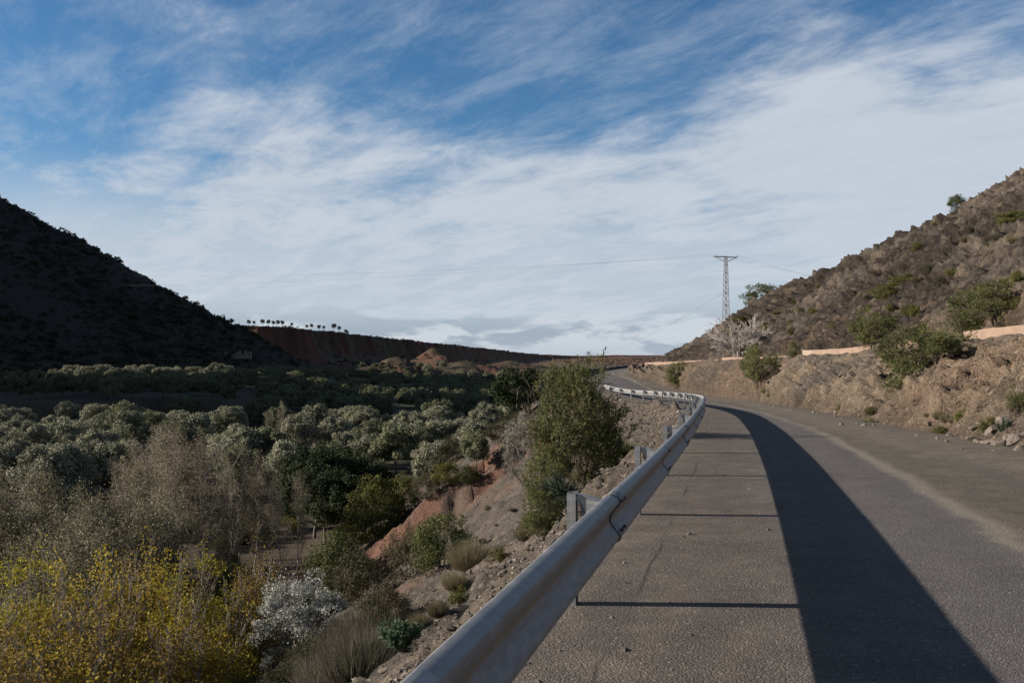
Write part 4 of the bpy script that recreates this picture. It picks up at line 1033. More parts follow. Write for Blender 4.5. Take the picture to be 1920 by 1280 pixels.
def mk_tuft(seed, h, w, n, mat, bw=0.012, straight=0.5, name='blades', core=0.28):
    rng = np.random.default_rng(seed)
    a = rng.uniform(0, 6.28, n); q = rng.uniform(0, 1, n) ** 0.6
    p0 = np.column_stack([np.cos(a) * q * w * core, np.sin(a) * q * w * core, np.full(n, -0.03)])
    d = np.column_stack([np.cos(a) * q * 0.5 * w / h, np.sin(a) * q * 0.5 * w / h, np.ones(n)]) + rng.normal(0, 0.16, (n, 3)); d = unit(d)
    l = h * rng.uniform(0.45, 1.05, (n, 1)) * (1 - 0.25 * q[:, None])
    p1 = p0 + d * l * 0.55; d2 = unit(d + rng.normal(0, 0.22, (n, 3)) + np.array([0, 0, -0.15 + straight * 0.3])); p2 = p1 + d2 * l * 0.45
    s = unit(np.cross(d, rng.normal(0, 1, (n, 3)))) * bw * 0.5
    V = np.stack([p0 - s, p0 + s, p1 + s * 0.8, p1 - s * 0.8, p2], 1).reshape(-1, 3); b = np.arange(n)[:, None] * 5
    mb = MB(); mb.add(V, np.concatenate([b, b + 1, b + 2, b + 3], 1), np.concatenate([b + 3, b + 2, b + 4], 1))
    return [(name, mb.mesh(name, [mat]))]

def mk_bare(seed, h, w, mat, stems=9, kids=(5, 7), maxlev=3, twig=0.006):
    rng = np.random.default_rng(seed); out, tips = [], []
    for k in range(stems):
        a = rng.uniform(0, 6.28); q = rng.uniform(0.2, 1); d = np.array([math.cos(a) * q * w / h * 0.7, math.sin(a) * q * w / h * 0.7, 0.9]); d /= np.linalg.norm(d)
        grow(rng, (0.05 * w * math.cos(a), 0.05 * w * math.sin(a), -0.15), d, h * rng.uniform(0.6, 0.95), 0.03 * h / 3, 0, maxlev, out, tips, kids, 0.5, 0.5, 0.05, 0.16, 4, 0.2, twig)
    mb = MB(); segs(mb, np.array(out), 4); return [('branches', mb.mesh('branches', [mat]))]

def mk_palm(seed, r=0.55, fans=26):
    rng = np.random.default_rng(seed); parts = []
    mb = MB(); st = MB()
    for k in range(fans):
        a = rng.uniform(0, 6.28); el = rng.uniform(0.15, 1.35); d = np.array([math.cos(a) * math.cos(el), math.sin(a) * math.cos(el), math.sin(el)])
        b = d * r * rng.uniform(0.45, 0.75); st.bar((0, 0, 0), b, 0.008, 0.006, 5)
        sx = np.cross(d, [0, 0, 1]); sx /= np.linalg.norm(sx) + 1e-9; nz = np.cross(sx, d)
        for j in range(19):
            t = (j / 18 - 0.5) * 3.3
            bd = d * math.cos(t) + sx * math.sin(t) - nz * 0.12 * abs(t) + rng.normal(0, 0.05, 3); bd /= np.linalg.norm(bd)
            l = r * 0.72 * (1 - 0.12 * abs(t)) * rng.uniform(0.85, 1.1); w = np.cross(bd, nz) * 0.014
            tip = b + bd * l - np.array([0, 0, 0.06 * r])
            mb.add([b, b + bd * l * 0.5 + w, tip, b + bd * l * 0.5 - w], [[0, 1, 2, 3]])
    return [('stalks', st.mesh('stalks', [M_TWIG_BROWN])), ('fronds', mb.mesh('fronds', [L_PALM]))]

def mk_spurge(seed, h=0.55, w=0.75):
    rng = np.random.default_rng(seed); out = []; P = []; D = []
    for k in range(34):
        a = rng.uniform(0, 6.28); q = rng.uniform(0, 1) ** 0.6
        d = np.array([math.cos(a) * q * 0.8, math.sin(a) * q * 0.8, 0.85]); d /= np.linalg.norm(d); l = h * rng.uniform(0.6, 1.05)
        out.append([0, 0, 0, *(d * l), 0.008, 0.006])
        for j in range(46):
            t = rng.uniform(0.35, 1.0); P.append(d * l * t); x = rng.normal(0, 1, 3); x -= d * x.dot(d); D.append(x / np.linalg.norm(x) + d * (0.2 + t * 0.7))
    st = MB(); segs(st, np.array(out), 5); mb = MB(); leaf_quads(mb, np.array(P), np.array(D), rng, 0.085, 0.034, 0, 0.2)
    return [('stems', st.mesh('stems', [M_TWIG_BROWN])), ('foliage', mb.mesh('foliage', [L_BLUE]))]

def mk_cactus(seed):
    rng = np.random.default_rng(seed); parts = []
    def pad(mb, c, d, s, ax):
        d = d / np.linalg.norm(d); n = np.cross(d, ax); n /= np.linalg.norm(n); a = np.cross(n, d)
        V = []; K = 12
        for th in (-1, 1):
            for k in range(K):
                t = 6.28 * k / K; V.append(c + d * s * (0.5 - 0.5 * math.cos(t)) + a * s * 0.36 * math.sin(t) + n * th * s * 0.03)
        V.append(c + d * s * 0.5 + n * s * 0.08); V.append(c + d * s * 0.5 - n * s * 0.08)
        T = [[K + k, K + (k + 1) % K, 2 * K] for k in range(K)] + [[(k + 1) % K, k, 2 * K + 1] for k in range(K)]
        mb.add(V, [[k, (k + 1) % K, K + (k + 1) % K, K + k] for k in range(K)], T); return c + d * s * 0.95
    out = []
    for k in range(5):
        mb = MB(); c = np.array([rng.uniform(-1.2, 1.2), rng.uniform(-.5, .5), -0.1]); d = np.array([rng.normal(0, .25), rng.normal(0, .25), 1.0])
        for j in range(4):
            c2 = pad(mb, c, d, rng.uniform(0.42, 0.6), rng.normal(0, 1, 3))
            if j < 3: pad(mb, c2 - d * 0.05, d + rng.normal(0, 0.6, 3), rng.uniform(0.3, 0.45), rng.normal(0, 1, 3))
            c = c2; d = np.array([rng.normal(0, .35), rng.normal(0, .35), 1.0])
        out.append(('cactus_arm', mb.mesh('cactus_arm', [L_CACT], True)))
    return out

def mk_pine(seed, h=8.0):
    rng = np.random.default_rng(seed); out, tips = [], []
    grow(rng, (0, 0, -0.5), (0.03, 0, 1), h * 0.9, 0.30, 0, 1, out, tips, (7, 9), 1.0, 0.32, 0.05, 0.04, 5, 0.5, 0.03)
    mb = MB(); segs(mb, np.array(out), 5); tr = mb.mesh('trunk', [M_BARK])
    P, D = clumps(rng, 1500, 18, h * 0.24, h * 0.24, h * 0.30, h * 0.62, h * 0.12, under=-0.8)
    mb = MB(); leaf_quads(mb, P, D, rng, 0.5, 0.32, 0, 0.9); return [('trunk', tr), ('crown', mb.mesh('crown', [L_PINE]))]

for i in range(3):
    proto('olive%d' % i, 'olive_tree', mk_tree(100 + i, 6.5, 7.0, 9500, 0.34, 0.17, L_OLIVE, M_BARK, 46, 0.12), 'tree')
    proto('greytree%d' % i, 'olive_tree', mk_tree(110 + i, 6.2, 7.0, 9500, 0.33, 0.17, L_OLIVE_G, M_BARK, 42, 0.125), 'tree')
    proto('bush%d' % i, 'bush', mk_round(130 + i, 2.6, 3.2, 6500, 0.13, 0.065, L_BUSH, M_TWIG_BROWN, 46, 0.15), 'bush')
    proto('bushy%d' % i, 'bush', mk_round(140 + i, 2.6, 3.0, 6500, 0.13, 0.065, L_BUSH_Y, M_TWIG_BROWN, 46, 0.15), 'bush')
    proto('bushd%d' % i, 'bush', mk_round(150 + i, 2.6, 3.2, 6000, 0.12, 0.05, L_BUSH_D, M_TWIG_BROWN, 46, 0.15), 'bush')
    proto('poplar%d' % i, 'poplar_tree', mk_poplar(160 + i, 12.0, 5.0, L_POPLAR, M_BARK_PALE, 4200, 0.14, 1 + i % 2, (10, 13), 2, 0.012, 0.12, 0.5, 0.2, 0.32), 'tree')
    proto('greypop%d' % i, 'poplar_tree', mk_poplar(170 + i, 10.0, 5.0, L_GREYP, M_TWIG_GREY, 6500, 0.17, 2, (9, 12), 2, 0.012, 0.10, 0.6, 0.12, 0.34), 'tree')
    proto('yellow%d' % i, 'poplar_sapling', mk_golden(180 + i, 8.0, 4.2, (L_YELLOW, L_YELLOWG, L_ORANGE)[i], (9500, 9000, 6000)[i]), 'tree')
    proto('brown%d' % i, 'poplar_sapling', mk_poplar(190 + i, 7.0, 3.6, L_ORANGE if i == 1 else L_BUSH_D, M_TWIG_GREY, 2200, 0.085, 6, (8, 11), 2, 0.010, 0.06, 0.40, 0.15, 0.22), 'tree')
    proto('olea%d' % i, 'oleander_bush', mk_leafy(200 + i, 2.2, 2.1, 520, 11, L_OLEA, 0.15, 0.034, 24), 'shrub')
for i in range(2):
    proto('ever%d' % i, 'evergreen_tree', mk_tree(120 + i, 9.0, 9.0, 12000, 0.30, 0.17, L_EVER, M_BARK, 44, 0.13, 0.2), 'tree')
    proto('tuft%d' % i, 'grass_tuft', mk_tuft(220 + i, 0.55, 0.7, 900, L_GRASS, 0.007), 'grass tuft')
    proto('lav%d' % i, 'lavender_bush', mk_tuft(230 + i, 0.85, 0.95, 2600, L_LAV, 0.009, 0.45, 'stalks', 0.50), 'shrub')
    proto('broom%d' % i, 'broom_bush', mk_tuft(240 + i, 0.9, 1.2, 3200, L_GRASS, 0.006, 0.7, 'stalks', 0.35), 'shrub')
    proto('pine%d' % i, 'pine_tree', mk_pine(250 + i), 'pine')
    proto('herb%d' % i, 'herb_clump', mk_round(260 + i, 0.5, 0.8, 1600, 0.06, 0.03, L_BUSH_Y, M_TWIG_BROWN, 20, 0.2), 'plant')
proto('bigolea', 'oleander_bush', mk_leafy(300, 3.2, 2.5, 1300, 11, L_OLEA, 0.13, 0.028, 42), 'shrub')
proto('silver', 'saltbush', mk_round(310, 2.3, 2.3, 17000, 0.055, 0.024, L_SILVER, M_TWIG_BROWN, 90, 0.09), 'shrub')
proto('greybroom', 'broom_bush', mk_round(320, 1.8, 1.5, 9000, 0.10, 0.012, mat_leaf('grey_broom_stalk', (0.20, 0.19, 0.15), (0.36, 0.35, 0.30), trans=0.2), M_TWIG_GREY, 60, 0.10), 'shrub')
proto('deadbush', 'bare_shrub', mk_bare(330, 2.6, 3.6, mat_plain('bleached_twig', (0.36, 0.32, 0.29), 0.9, var=0.2), 15, twig=0.012), 'shrub')
proto('deadbrown', 'bare_shrub', mk_bare(340, 1.2, 1.6, M_TWIG_BROWN, 8, (4, 5), 2, 0.004), 'shrub')
proto('palm', 'fan_palm', mk_palm(350), 'palm')
proto('spurge', 'spurge_plant', mk_spurge(360), 'plant')
proto('cactus', 'cactus', mk_cactus(370), 'cactus')
proto('yuccatuft', 'spiky_tuft', mk_tuft(380, 0.7, 1.0, 160, L_PALM, 0.03, 0.8, 'blades', 0.12), 'plant')

rnd = random.Random(7)
def on_ground(u, Y, dz=0.0):
    x = (u - CX) / F * Y; return (x, Y, gz(x, Y) + dz)
def fit(key, p, vtop):
    """scale that makes the plant rooted at p reach pixel row vtop"""
    return max(0.12, (at(CX, vtop, p[1]).z - p[2]) / HT[key])
YS = np.geomspace(4, 900, 2600)
def hit(u, v):
    """first ground point met by the sight line through pixel (u, v)"""
    x = (u - CX) / F * YS; zr = EYE - (v - HOR) / F * YS
    g = ground_z(x, YS); i = int(np.argmax(g > zr)) if (g > zr).any() else len(YS) - 1
    return (float(x[i]), float(YS[i]), float(g[i]))
def put(key, u, vbase, vtop, label, group=None, wide=1.0, rz=None, Y=None, dz=-0.04):
    p = hit(u, vbase) if Y is None else on_ground(u, Y)
    sc = fit(key, p, vtop)
    return plant(key, (p[0], p[1], p[2] + dz), rnd.uniform(0, 6.28) if rz is None else rz, (sc * wide, sc * wide, sc), label, group)

put('bigolea', 1076, 965, 678, 'tall oleander bush with long green leaves beside the guardrail', wide=0.86, Y=24.0)
put('olea1', 1132, 905, 800, 'dark low oleander against the right flank of the tall bush by the guardrail', wide=1.0, Y=25.0)
put('olea2', 1035, 930, 835, 'leafy oleander filling the lower left of the tall bush', wide=0.75, Y=23.0)
put('greybroom', 992, 905, 775, 'whitish wispy broom at the left flank of the tall oleander', wide=0.8)
put('palm', 1058, 952, 885, 'small fan palm with stiff radiating fronds in front of the tall oleander', wide=1.0, Y=18.0)
put('olea0', 1015, 978, 918, 'small leafy oleander shoot below the fan palm', wide=1.1, Y=17.0)
put('silver', 568, 1262, 1078, 'rounded saltbush with silvery white leaves low on the slope', wide=0.98)
put('lav0', 705, 1215, 1122, 'tall lavender clump with grey purple stalks beside the silvery saltbush', wide=1.0)
put('lav1', 632, 1290, 1210, 'lavender clump at the lower edge of the picture, below the saltbush', wide=1.1)
put('lav1', 676, 1262, 1165, 'lavender clump between the tall one and the lower picture edge', wide=0.9)
put('spurge', 752, 1216, 1156, 'fresh blue green spurge plant at the gravel edge', wide=1.0)
put('tuft0', 788, 1168, 1138, 'small dry grass tuft just above the blue green spurge')
put('broom0', 884, 1060, 1004, 'round dry broom bush on bare scree left of the guardrail', wide=1.0)
put('broom1', 853, 1098, 1064, 'smaller dry broom just below the round one', wide=0.9)
put('deadbrown', 888, 1088, 1058, 'low dead reddish twiggy shrub beside the dry brooms', wide=1.0)
put('bush0', 830, 1060, 962, 'spreading olive green bush on the scree above the dry brooms', wide=0.95)
put('bushd1', 768, 1082, 990, 'dull brown green bush at the lower left of the spreading one', wide=0.95)
put('bushd2', 690, 1130, 1030, 'brownish open bush behind the silvery saltbush', wide=1.1)
put('bush1', 632, 1110, 1000, 'feathery green bush right of the orange poplar', wide=0.8)
put('bushd0', 720, 1180, 1090, 'brown tangled bush above the tall lavender', wide=0.9)
put('bushy0', 700, 1012, 895, 'bright yellow green bush in front of the dark evergreens', wide=0.8)
put('bushy1', 757, 965, 888, 'yellow green bush with brown crown next to the prickly pear', wide=0.85)
put('bushd0', 800, 935, 886, 'brown green bush at the top of the red scar', wide=1.0)
put('bushy2', 838, 915, 868, 'round yellowish bush touching the red scar', wide=1.0)
put('bush2', 880, 908, 872, 'dark green bush on the upper lip of the red scar', wide=1.0)
put('greytree0', 893, 880, 806, 'upright grey green shrub just left of the red scar', wide=0.72)
put('greytree1', 815, 900, 862, 'low grey green shrub between the yellowish bushes', wide=1.0)
put('bushd2', 850, 870, 818, 'brown green tree in the row along the foot of the embankment', wide=1.0)
put('cactus', 738, 980, 940, 'pale prickly pear cactus among the yellow green bushes', wide=0.9)
put('ever1', 968, 800, 690, 'big dark evergreen rising behind the tall oleander', wide=0.95)
put('ever0', 925, 790, 742, 'smaller dark evergreen left of the big one behind the oleander', wide=1.0)
put('bushd0', 985, 802, 765, 'leafless brown brush under the big dark evergreen', wide=1.3)
put('bushd2', 940, 830, 778, 'brown brush at the head of the scree under the big evergreen', wide=1.1)
put('bush0', 1060, 735, 690, 'bush on the slope lip behind the tall oleander', wide=1.2)
for k, (u, v) in enumerate([(930, 985), (905, 1020), (960, 960), (935, 1050), (1185, 800), (1170, 850), (985, 1010), (860, 1130), (1200, 790), (1000, 990), (820, 1150), (915, 955)]):
    plant(('tuft0', 'herb0', 'tuft1', 'herb1')[k % 4], hit(u, v), rnd.uniform(0, 6.28), rnd.uniform(0.35, 0.7), 'little dry plant rooted in the bare scree of the embankment', 'little plants on the scree')

# ---- right bank and hill plants
def bank(key, u, v, vtop, label, group=None, wide=1.0, tilt=None, sink=0.1):
    p = sheet_pix(u, v); s = max(0.12, (v - vtop) * p.y / F / HT[key])
    p.z -= sink
    return plant(key, p, rnd.uniform(0, 6.28), (s * wide, s * wide, s), label, group, tilt)
bank('olea0', 1270, 728, 678, 'round green oleander low on the bank near the hairpin')
bank('olea1', 1425, 722, 650, 'large rounded oleander on the bank in front of the pink parapet', wide=1.05)
bank('olea2', 1412, 684, 646, 'light green oleander shoots behind the large rounded one', wide=1.0)
bank('olea0', 1488, 672, 638, 'thin pale shrub left of the cream wall end', wide=0.8)
bank('deadbush', 1388, 668, 592, 'bare whitish shrub with fanned branches above the pink parapet', wide=1.1)
bank('olea1', 1636, 655, 575, 'tall bright green oleander hanging over the pink parapet', wide=1.0)
bank('olea2', 1715, 700, 610, 'big dark oleander spilling down the bank over the broken parapet', wide=1.5)
bank('olea0', 1705, 748, 668, 'lower lobe of dark oleander hanging on the bank face', wide=1.25)
bank('olea1', 1765, 672, 604, 'oleander sprawling right along the broken parapet', wide=1.6)
bank('olea2', 1825, 625, 540, 'green oleander growing against the upper cut', wide=1.3)
bank('olea0', 1870, 600, 525, 'green oleander farther right against the upper cut', wide=1.3)
bank('bush0', 1432, 580, 532, 'round green bush on the hill crest right of the pylon', wide=1.35)
bank('bush1', 1795, 392, 362, 'small dark bush alone on the upper crest of the hill', wide=0.9)
bank('bushy0', 1700, 545, 512, 'patch of yellow green shrub in the middle of the rocky slope', wide=2.0)
bank('bushy1', 1665, 560, 532, 'lower patch of yellow green shrub on the rocky slope', wide=1.8)
bank('bushy2', 1905, 425, 395, 'yellow green shrub high on the slope at the right edge', wide=1.7)
bank('bushd0', 1870, 460, 438, 'dull shrub below the high yellow green one at the right edge', wide=1.8)
bank('bushy0', 1385, 605, 590, 'yellowish scrub under the crest between pylon and bare shrub', wide=1.6)
bank('olea1', 1912, 775, 715, 'oleander at the right picture edge low on the bank', wide=0.8)
bank('yuccatuft', 1882, 800, 768, 'spiky dark tuft on the bank face at the right edge')
for k in range(90):
    u = rnd.uniform(1330, 1920); lo = 668 - 0.53 * (u - 1240) + 20; v = rnd.uniform(max(330, lo + 5), 628)
    p = sheet_pix(u, v); p.z -= 0.05
    plant(('herb0', 'tuft0', 'herb1', 'bushd1')[k % 4], p, rnd.uniform(0, 6.28), rnd.uniform(0.8, 1.5) if k % 4 != 3 else rnd.uniform(0.2, 0.4), 'small dull scrub plant dotted over the rocky hill', 'scrub dotted over the rocky hill')
for k in range(16):
    u = rnd.uniform(1360, 1910); foot = 745 + (u - 1360) * 0.21; p = sheet_pix(u, foot - rnd.uniform(4, 60))
    plant(('tuft1', 'herb1')[k % 2], p, rnd.uniform(0, 6.28), rnd.uniform(0.25, 0.55), 'tiny dry weed on the sunlit road bank', 'weeds on the road bank')

# ---- valley: yellow poplars in front
YEL = [(20, 47, 1048, 1, 'lime yellow poplar saplings at the left picture edge'), (95, 52, 1052, 1, 'second lime yellow poplar clump from the left edge'), (170, 49, 1046, 0, 'yellow poplar clump left of the brownish gap'),
       (235, 55, 1030, 2, 'orange brown thinning poplar clump in the middle of the yellow row'), (300, 52, 1034, 0, 'tall yellow poplar clump right of the orange brown one'), (372, 49, 1042, 1, 'bright lime yellow poplar clump at the right end of the front row'),
       (505, 52, 1022, 2, 'small orange yellow poplar clump standing apart by the dirt track'), (462, 49, 1060, 2, 'thin orange poplar left of the one by the dirt track')]
for u, Y, vt, i, lb in YEL: put('yellow%d' % i, u, 0, vt, lb, wide=0.9, Y=Y)
for k, (u, Y) in enumerate([(0, 38), (60, 40), (130, 39), (190, 41), (250, 39), (310, 40), (365, 41), (420, 44), (90, 44), (215, 46), (330, 45)]):
    put(('yellow2', 'brown1', 'yellow0', 'brown0')[k % 4], u, 0, (1130, 1115, 1150)[k % 3] + rnd.uniform(-15, 30), 'thin brownish poplar sapling along the bottom of the yellow clump', 'yellow brown poplar saplings lowest in the picture', wide=1.2, Y=Y)
for k, (u, Y) in enumerate([(135, 51), (205, 53), (265, 54), (410, 50), (435, 54), (150, 46)]):
    put('brown%d' % (k % 3), u, 0, 1085 + rnd.uniform(-15, 30), 'half bare brown poplar sapling between the yellow ones', 'half bare saplings among the yellow poplars', wide=1.0, Y=Y)
# ---- bare and pale poplars behind them
for k, (u, Y, vt, i) in enumerate([(312, 92, 784, 0), (280, 95, 815, 1), (345, 90, 805, 2), (385, 94, 812, 0), (255, 98, 838, 2), (420, 96, 835, 1), (225, 96, 860, 1), (330, 100, 800, 1), (300, 86, 850, 2), (365, 86, 840, 1)]):
    put('poplar%d' % i, u, 0, vt, 'nearly bare brownish poplar in the tall central clump' if k else 'tallest nearly bare poplar in the tall central clump', None if k == 0 else 'bare poplars of the central clump', wide=1.0, Y=Y)
for k, (u, Y, vt, i) in enumerate([(450, 92, 855, 2), (475, 90, 850, 0), (505, 92, 870, 1), (530, 88, 890, 2), (560, 90, 885, 0), (435, 86, 880, 0)]):
    put('poplar%d' % i, u, 0, vt, 'thin pale trunked poplar at the edge of the dirt track', 'poplars by the dirt track', wide=0.85, Y=Y)
for k, (u, Y, vt, i) in enumerate([(20, 84, 890, 0), (75, 80, 885, 1), (120, 86, 880, 2), (165, 80, 905, 0), (200, 86, 890, 1), (240, 80, 915, 2), (0, 76, 930, 1), (50, 72, 940, 2), (105, 70, 950, 0), (150, 72, 945, 1), (210, 72, 950, 2), (265, 74, 935, 0), (320, 72, 960, 1), (185, 66, 975, 0), (90, 64, 985, 2), (30, 64, 990, 1), (260, 64, 985, 1)]):
    put('greypop%d' % i, u, 0, vt, 'pale grey leaved poplar in the thicket at the left', 'pale poplars in the left thicket', wide=1.1, Y=Y)
# ---- dark evergreens in the middle
for k, (u, Y, vt, i) in enumerate([(590, 112, 838, 0), (640, 116, 842, 1), (560, 120, 850, 1), (685, 120, 862, 0), (610, 106, 880, 1), (655, 104, 895, 0), (720, 118, 885, 1)]):
    put('ever%d' % i, u, 0, vt, 'dark evergreen tree in the shaded grove left of the embankment', 'dark evergreens of the central grove', wide=0.9, Y=Y)
# ---- understorey thicket filling the floor
for k in range(150):
    Y = rnd.uniform(46, 128); u = rnd.uniform(-40, 660 if Y > 60 else 520)
    x = (u - CX) / F * Y
    if 500 < u < 640 and 84 < Y < 116: continue
    if gz(x, Y) > -17.0: continue
    key = rnd.choice(['bush0', 'bush1', 'bushd0', 'bushd1', 'bushd2', 'bushy2', 'bush2'])
    plant(key, (x, Y, gz(x, Y) - 0.1), rnd.uniform(0, 6.28), rnd.uniform(0.6, 1.15), 'low tangled bush in the thicket on the valley floor', 'low bushes of the valley thicket')
for k in range(26):
    Y = rnd.uniform(26, 46); u = rnd.uniform(300, 640); x = (u - CX) / F * Y
    plant(rnd.choice(['bushd0', 'bushd1', 'deadbrown', 'bushd2']), (x, Y, gz(x, Y) - 0.1), rnd.uniform(0, 6.28), rnd.uniform(0.5, 0.85), 'dull brown bush at the foot of the embankment near the saltbush', 'brown bushes at the embankment foot')
# ---- silver olive band in the sun
for k in range(112):
    Y = rnd.uniform(128, 268); u = rnd.uniform(-60, 960) if Y > 185 else rnd.choice([rnd.uniform(-60, 240), rnd.uniform(420, 900)])
    x = (u - CX) / F * Y; z = gz(x, Y)
    if z > -16.5 and u > 500: continue
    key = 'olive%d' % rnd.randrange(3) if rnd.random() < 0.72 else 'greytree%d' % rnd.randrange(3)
    plant(key, (x, Y, z), rnd.uniform(0, 6.28), rnd.uniform(0.85, 1.5), 'silvery olive tree in the pale sunlit band across the valley floor', 'silvery olives of the sunlit band')
for k, (u, Y, vt, w) in enumerate([(525, 232, 752, 0.55), (505, 236, 772, 0.5)]):
    put('poplar%d' % k, u, 0, vt, ('tall', 'short')[k] + ' tawny poplar standing alone behind the silvery band', wide=0.9, Y=Y)
# ---- shaded grove behind
for k in range(58):
    Y = rnd.uniform(285, 420); u = rnd.uniform(330, 960); x = (u - CX) / F * Y
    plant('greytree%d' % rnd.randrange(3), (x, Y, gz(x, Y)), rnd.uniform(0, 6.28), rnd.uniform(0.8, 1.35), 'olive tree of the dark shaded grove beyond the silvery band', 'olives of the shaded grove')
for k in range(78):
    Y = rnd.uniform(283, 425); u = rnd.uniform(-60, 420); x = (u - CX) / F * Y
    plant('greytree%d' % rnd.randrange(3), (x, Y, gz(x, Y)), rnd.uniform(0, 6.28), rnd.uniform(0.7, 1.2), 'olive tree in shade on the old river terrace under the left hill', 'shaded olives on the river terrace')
for k in range(34):
    u = 105 + k * 9.8 + rnd.uniform(-6, 6); Y = 428 + rnd.uniform(-8, 9); x = (u - CX) / F * Y
    plant('olive%d' % rnd.randrange(3), (x, Y, gz(x, Y)), rnd.uniform(0, 6.28), rnd.uniform(1.0, 1.5), 'olive tree in the sunlit row at the foot of the dark left hill', 'olives in the row below the hill')
for k in range(30):
    Y = rnd.uniform(660, 1000); u = rnd.uniform(760, 1040); x = (u - CX) / F * Y
    plant('olive%d' % rnd.randrange(3), (x, Y, gz(x, Y)), rnd.uniform(0, 6.28), rnd.uniform(0.9, 1.5), 'distant olive tree in front of the red mounds', 'distant olives below the mounds')
# ---- pines on the far rim
for k, (u, v) in enumerate([(434, 588), (466, 596), (476, 594), (492, 596), (503, 595), (512, 594), (521, 592), (529, 596), (547, 599), (575, 603), (584, 602), (598, 605), (607, 604), (626, 606), (636, 606), (649, 616)]):
    Y = 1020 if u < 560 else 1130; p = at(u, v, Y)
    best = min(range(960, 1500, 6), key=lambda yy: abs((HOR - (gz((u - CX) / F * yy, yy) - EYE) / yy * F) - (v + 15)) + (0 if yy > 1015 else 3))
    x = (u - CX) / F * best; z = gz(x, best)
    plant('pine%d' % (k % 2), (x, best, z), rnd.uniform(0, 6.28), rnd.uniform(0.55, 1.1) * best / 1050, 'small round topped pine in the row along the far cliff rim', 'pines along the far rim')

# ---- scrub as uncountable cover: left hill and far cliffs
def scrub(name, pts, size, mat, seed):
    rng = np.random.default_rng(seed); n = len(pts); k = 26
    c = np.repeat(pts, k, 0); s = np.repeat(size, k)[:, None]
    o = unit(rng.normal(0, 1, (n * k, 3))); o[:, 2] = np.abs(o[:, 2]) * 0.8
    P = c + o * s * rng.uniform(0.4, 1.0, (n * k, 1))
    D = unit(o + rng.normal(0, 0.5, o.shape)); A = unit(np.cross(D, rng.normal(0, 1, D.shape)))
    V = np.stack([P, P + D * s * 0.35 + A * s * 0.3, P + D * s * 0.7, P + D * s * 0.35 - A * s * 0.3], 1)
    o = obj(name, mesh(name, V.reshape(-1, 3), [np.arange(4 * n * k).reshape(-1, 4)], [mat]))
    return o
L_SCRUB = mat_leaf('hill_scrub_leaf', (0.020, 0.024, 0.014), (0.046, 0.050, 0.030), trans=0.15)
def build_scrub():
    rng = np.random.default_rng(55)
    Y = rng.uniform(430, 665, 9000); u = rng.uniform(-60, 720, 9000); X = (u - CX) / F * Y
    lh = left_hill(X, Y); m = (lh > 3) & (fbm(X / 35, Y / 35, oct=4, seed=90) * 1.2 + rng.uniform(-0.6, 0.6, 9000) > -0.15); X, Y = X[m][:5200], Y[m][:5200]
    P = np.column_stack([X, Y, ground_z(X, Y) - 0.1])
    tag(scrub('hill_scrub', P, 0.5 + 1.7 * rng.random(len(P)) ** 2, L_SCRUB, 1), 'dark low scrub dotted all over the shaded left hill', 'scrub', kind='stuff')
    n = 9000; Y = rng.uniform(760, 3600, n) ** 1.0; u = rng.uniform(420, 1240, n); X = (u - CX) / F * Y
    z = ground_z(X, Y); m = z > FLOOR + 3
    m &= (fbm(X / 50, Y / 50, oct=3, seed=91) + rng.uniform(-0.6, 0.6, n) > 0.0)
    P = np.column_stack([X, Y, z - 0.1])[m][:3200]
    tag(scrub('cliff_scrub', P, rng.uniform(0.7, 2.2, len(P)), L_SCRUB, 2), 'scattered scrub on the far red cliffs, mounds and plateau', 'scrub', kind='stuff')
build_scrub()
def build_grove():
    rng = np.random.default_rng(66); P = []; D = []; S = []
    n = 0
    while n < 420:
        Y = rng.uniform(350, 900); u = rng.uniform(300, 990); x = (u - CX) / F * Y
        if left_hill(np.array([x]), np.array([Y]))[0] > 3: continue
        h = rng.uniform(4.5, 7.5); p, d = clumps(rng, 1300, 20, h * 0.5, h * 0.5, h * 0.4, h * 0.55, h * 0.17)
        P.append(p + np.array([x, Y, gz(x, Y)])); D.append(d); n += 1
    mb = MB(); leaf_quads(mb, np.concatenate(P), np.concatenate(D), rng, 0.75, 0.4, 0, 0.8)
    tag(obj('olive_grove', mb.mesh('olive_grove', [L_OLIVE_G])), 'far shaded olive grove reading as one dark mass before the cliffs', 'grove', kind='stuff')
build_grove()

# ---- small ruin on the left hill
def build_ruin():
    x, y, z = hit(440, 672); z -= 0.6
    root = thing('ruined_building', (x, y, z), 0.15); tag(root, 'low ruined stone building with broken walls on the dark left hill', 'building')
    m = mat_wall('ruin_stone', (0.10, 0.085, 0.07), (0.15, 0.125, 0.10), (0.07, 0.06, 0.05))
    for (cx, cy, ex, ey, h) in ((-6, 0, 9, 0.6, 4.2), (4, -1, 10, 0.6, 5.6), (-10.5, 4, 0.6, 8, 3.6), (9.2, 3, 0.6, 8, 4.8)):
        mb = MB(); nseg = 6
        for k in range(nseg):
            f = (k + 0.5) / nseg - 0.5; hh = h * (0.75 + 0.25 * math.sin(k * 2.3 + cx))
            mb.box((cx + (ex * f if ex > ey else 0), cy + (ey * f if ey > ex else 0), hh / 2), (ex / nseg if ex > ey else ex, ey / nseg if ey > ex else ey, hh))
        obj('wall', mb.mesh('wall', [m]), root)
build_ruin()

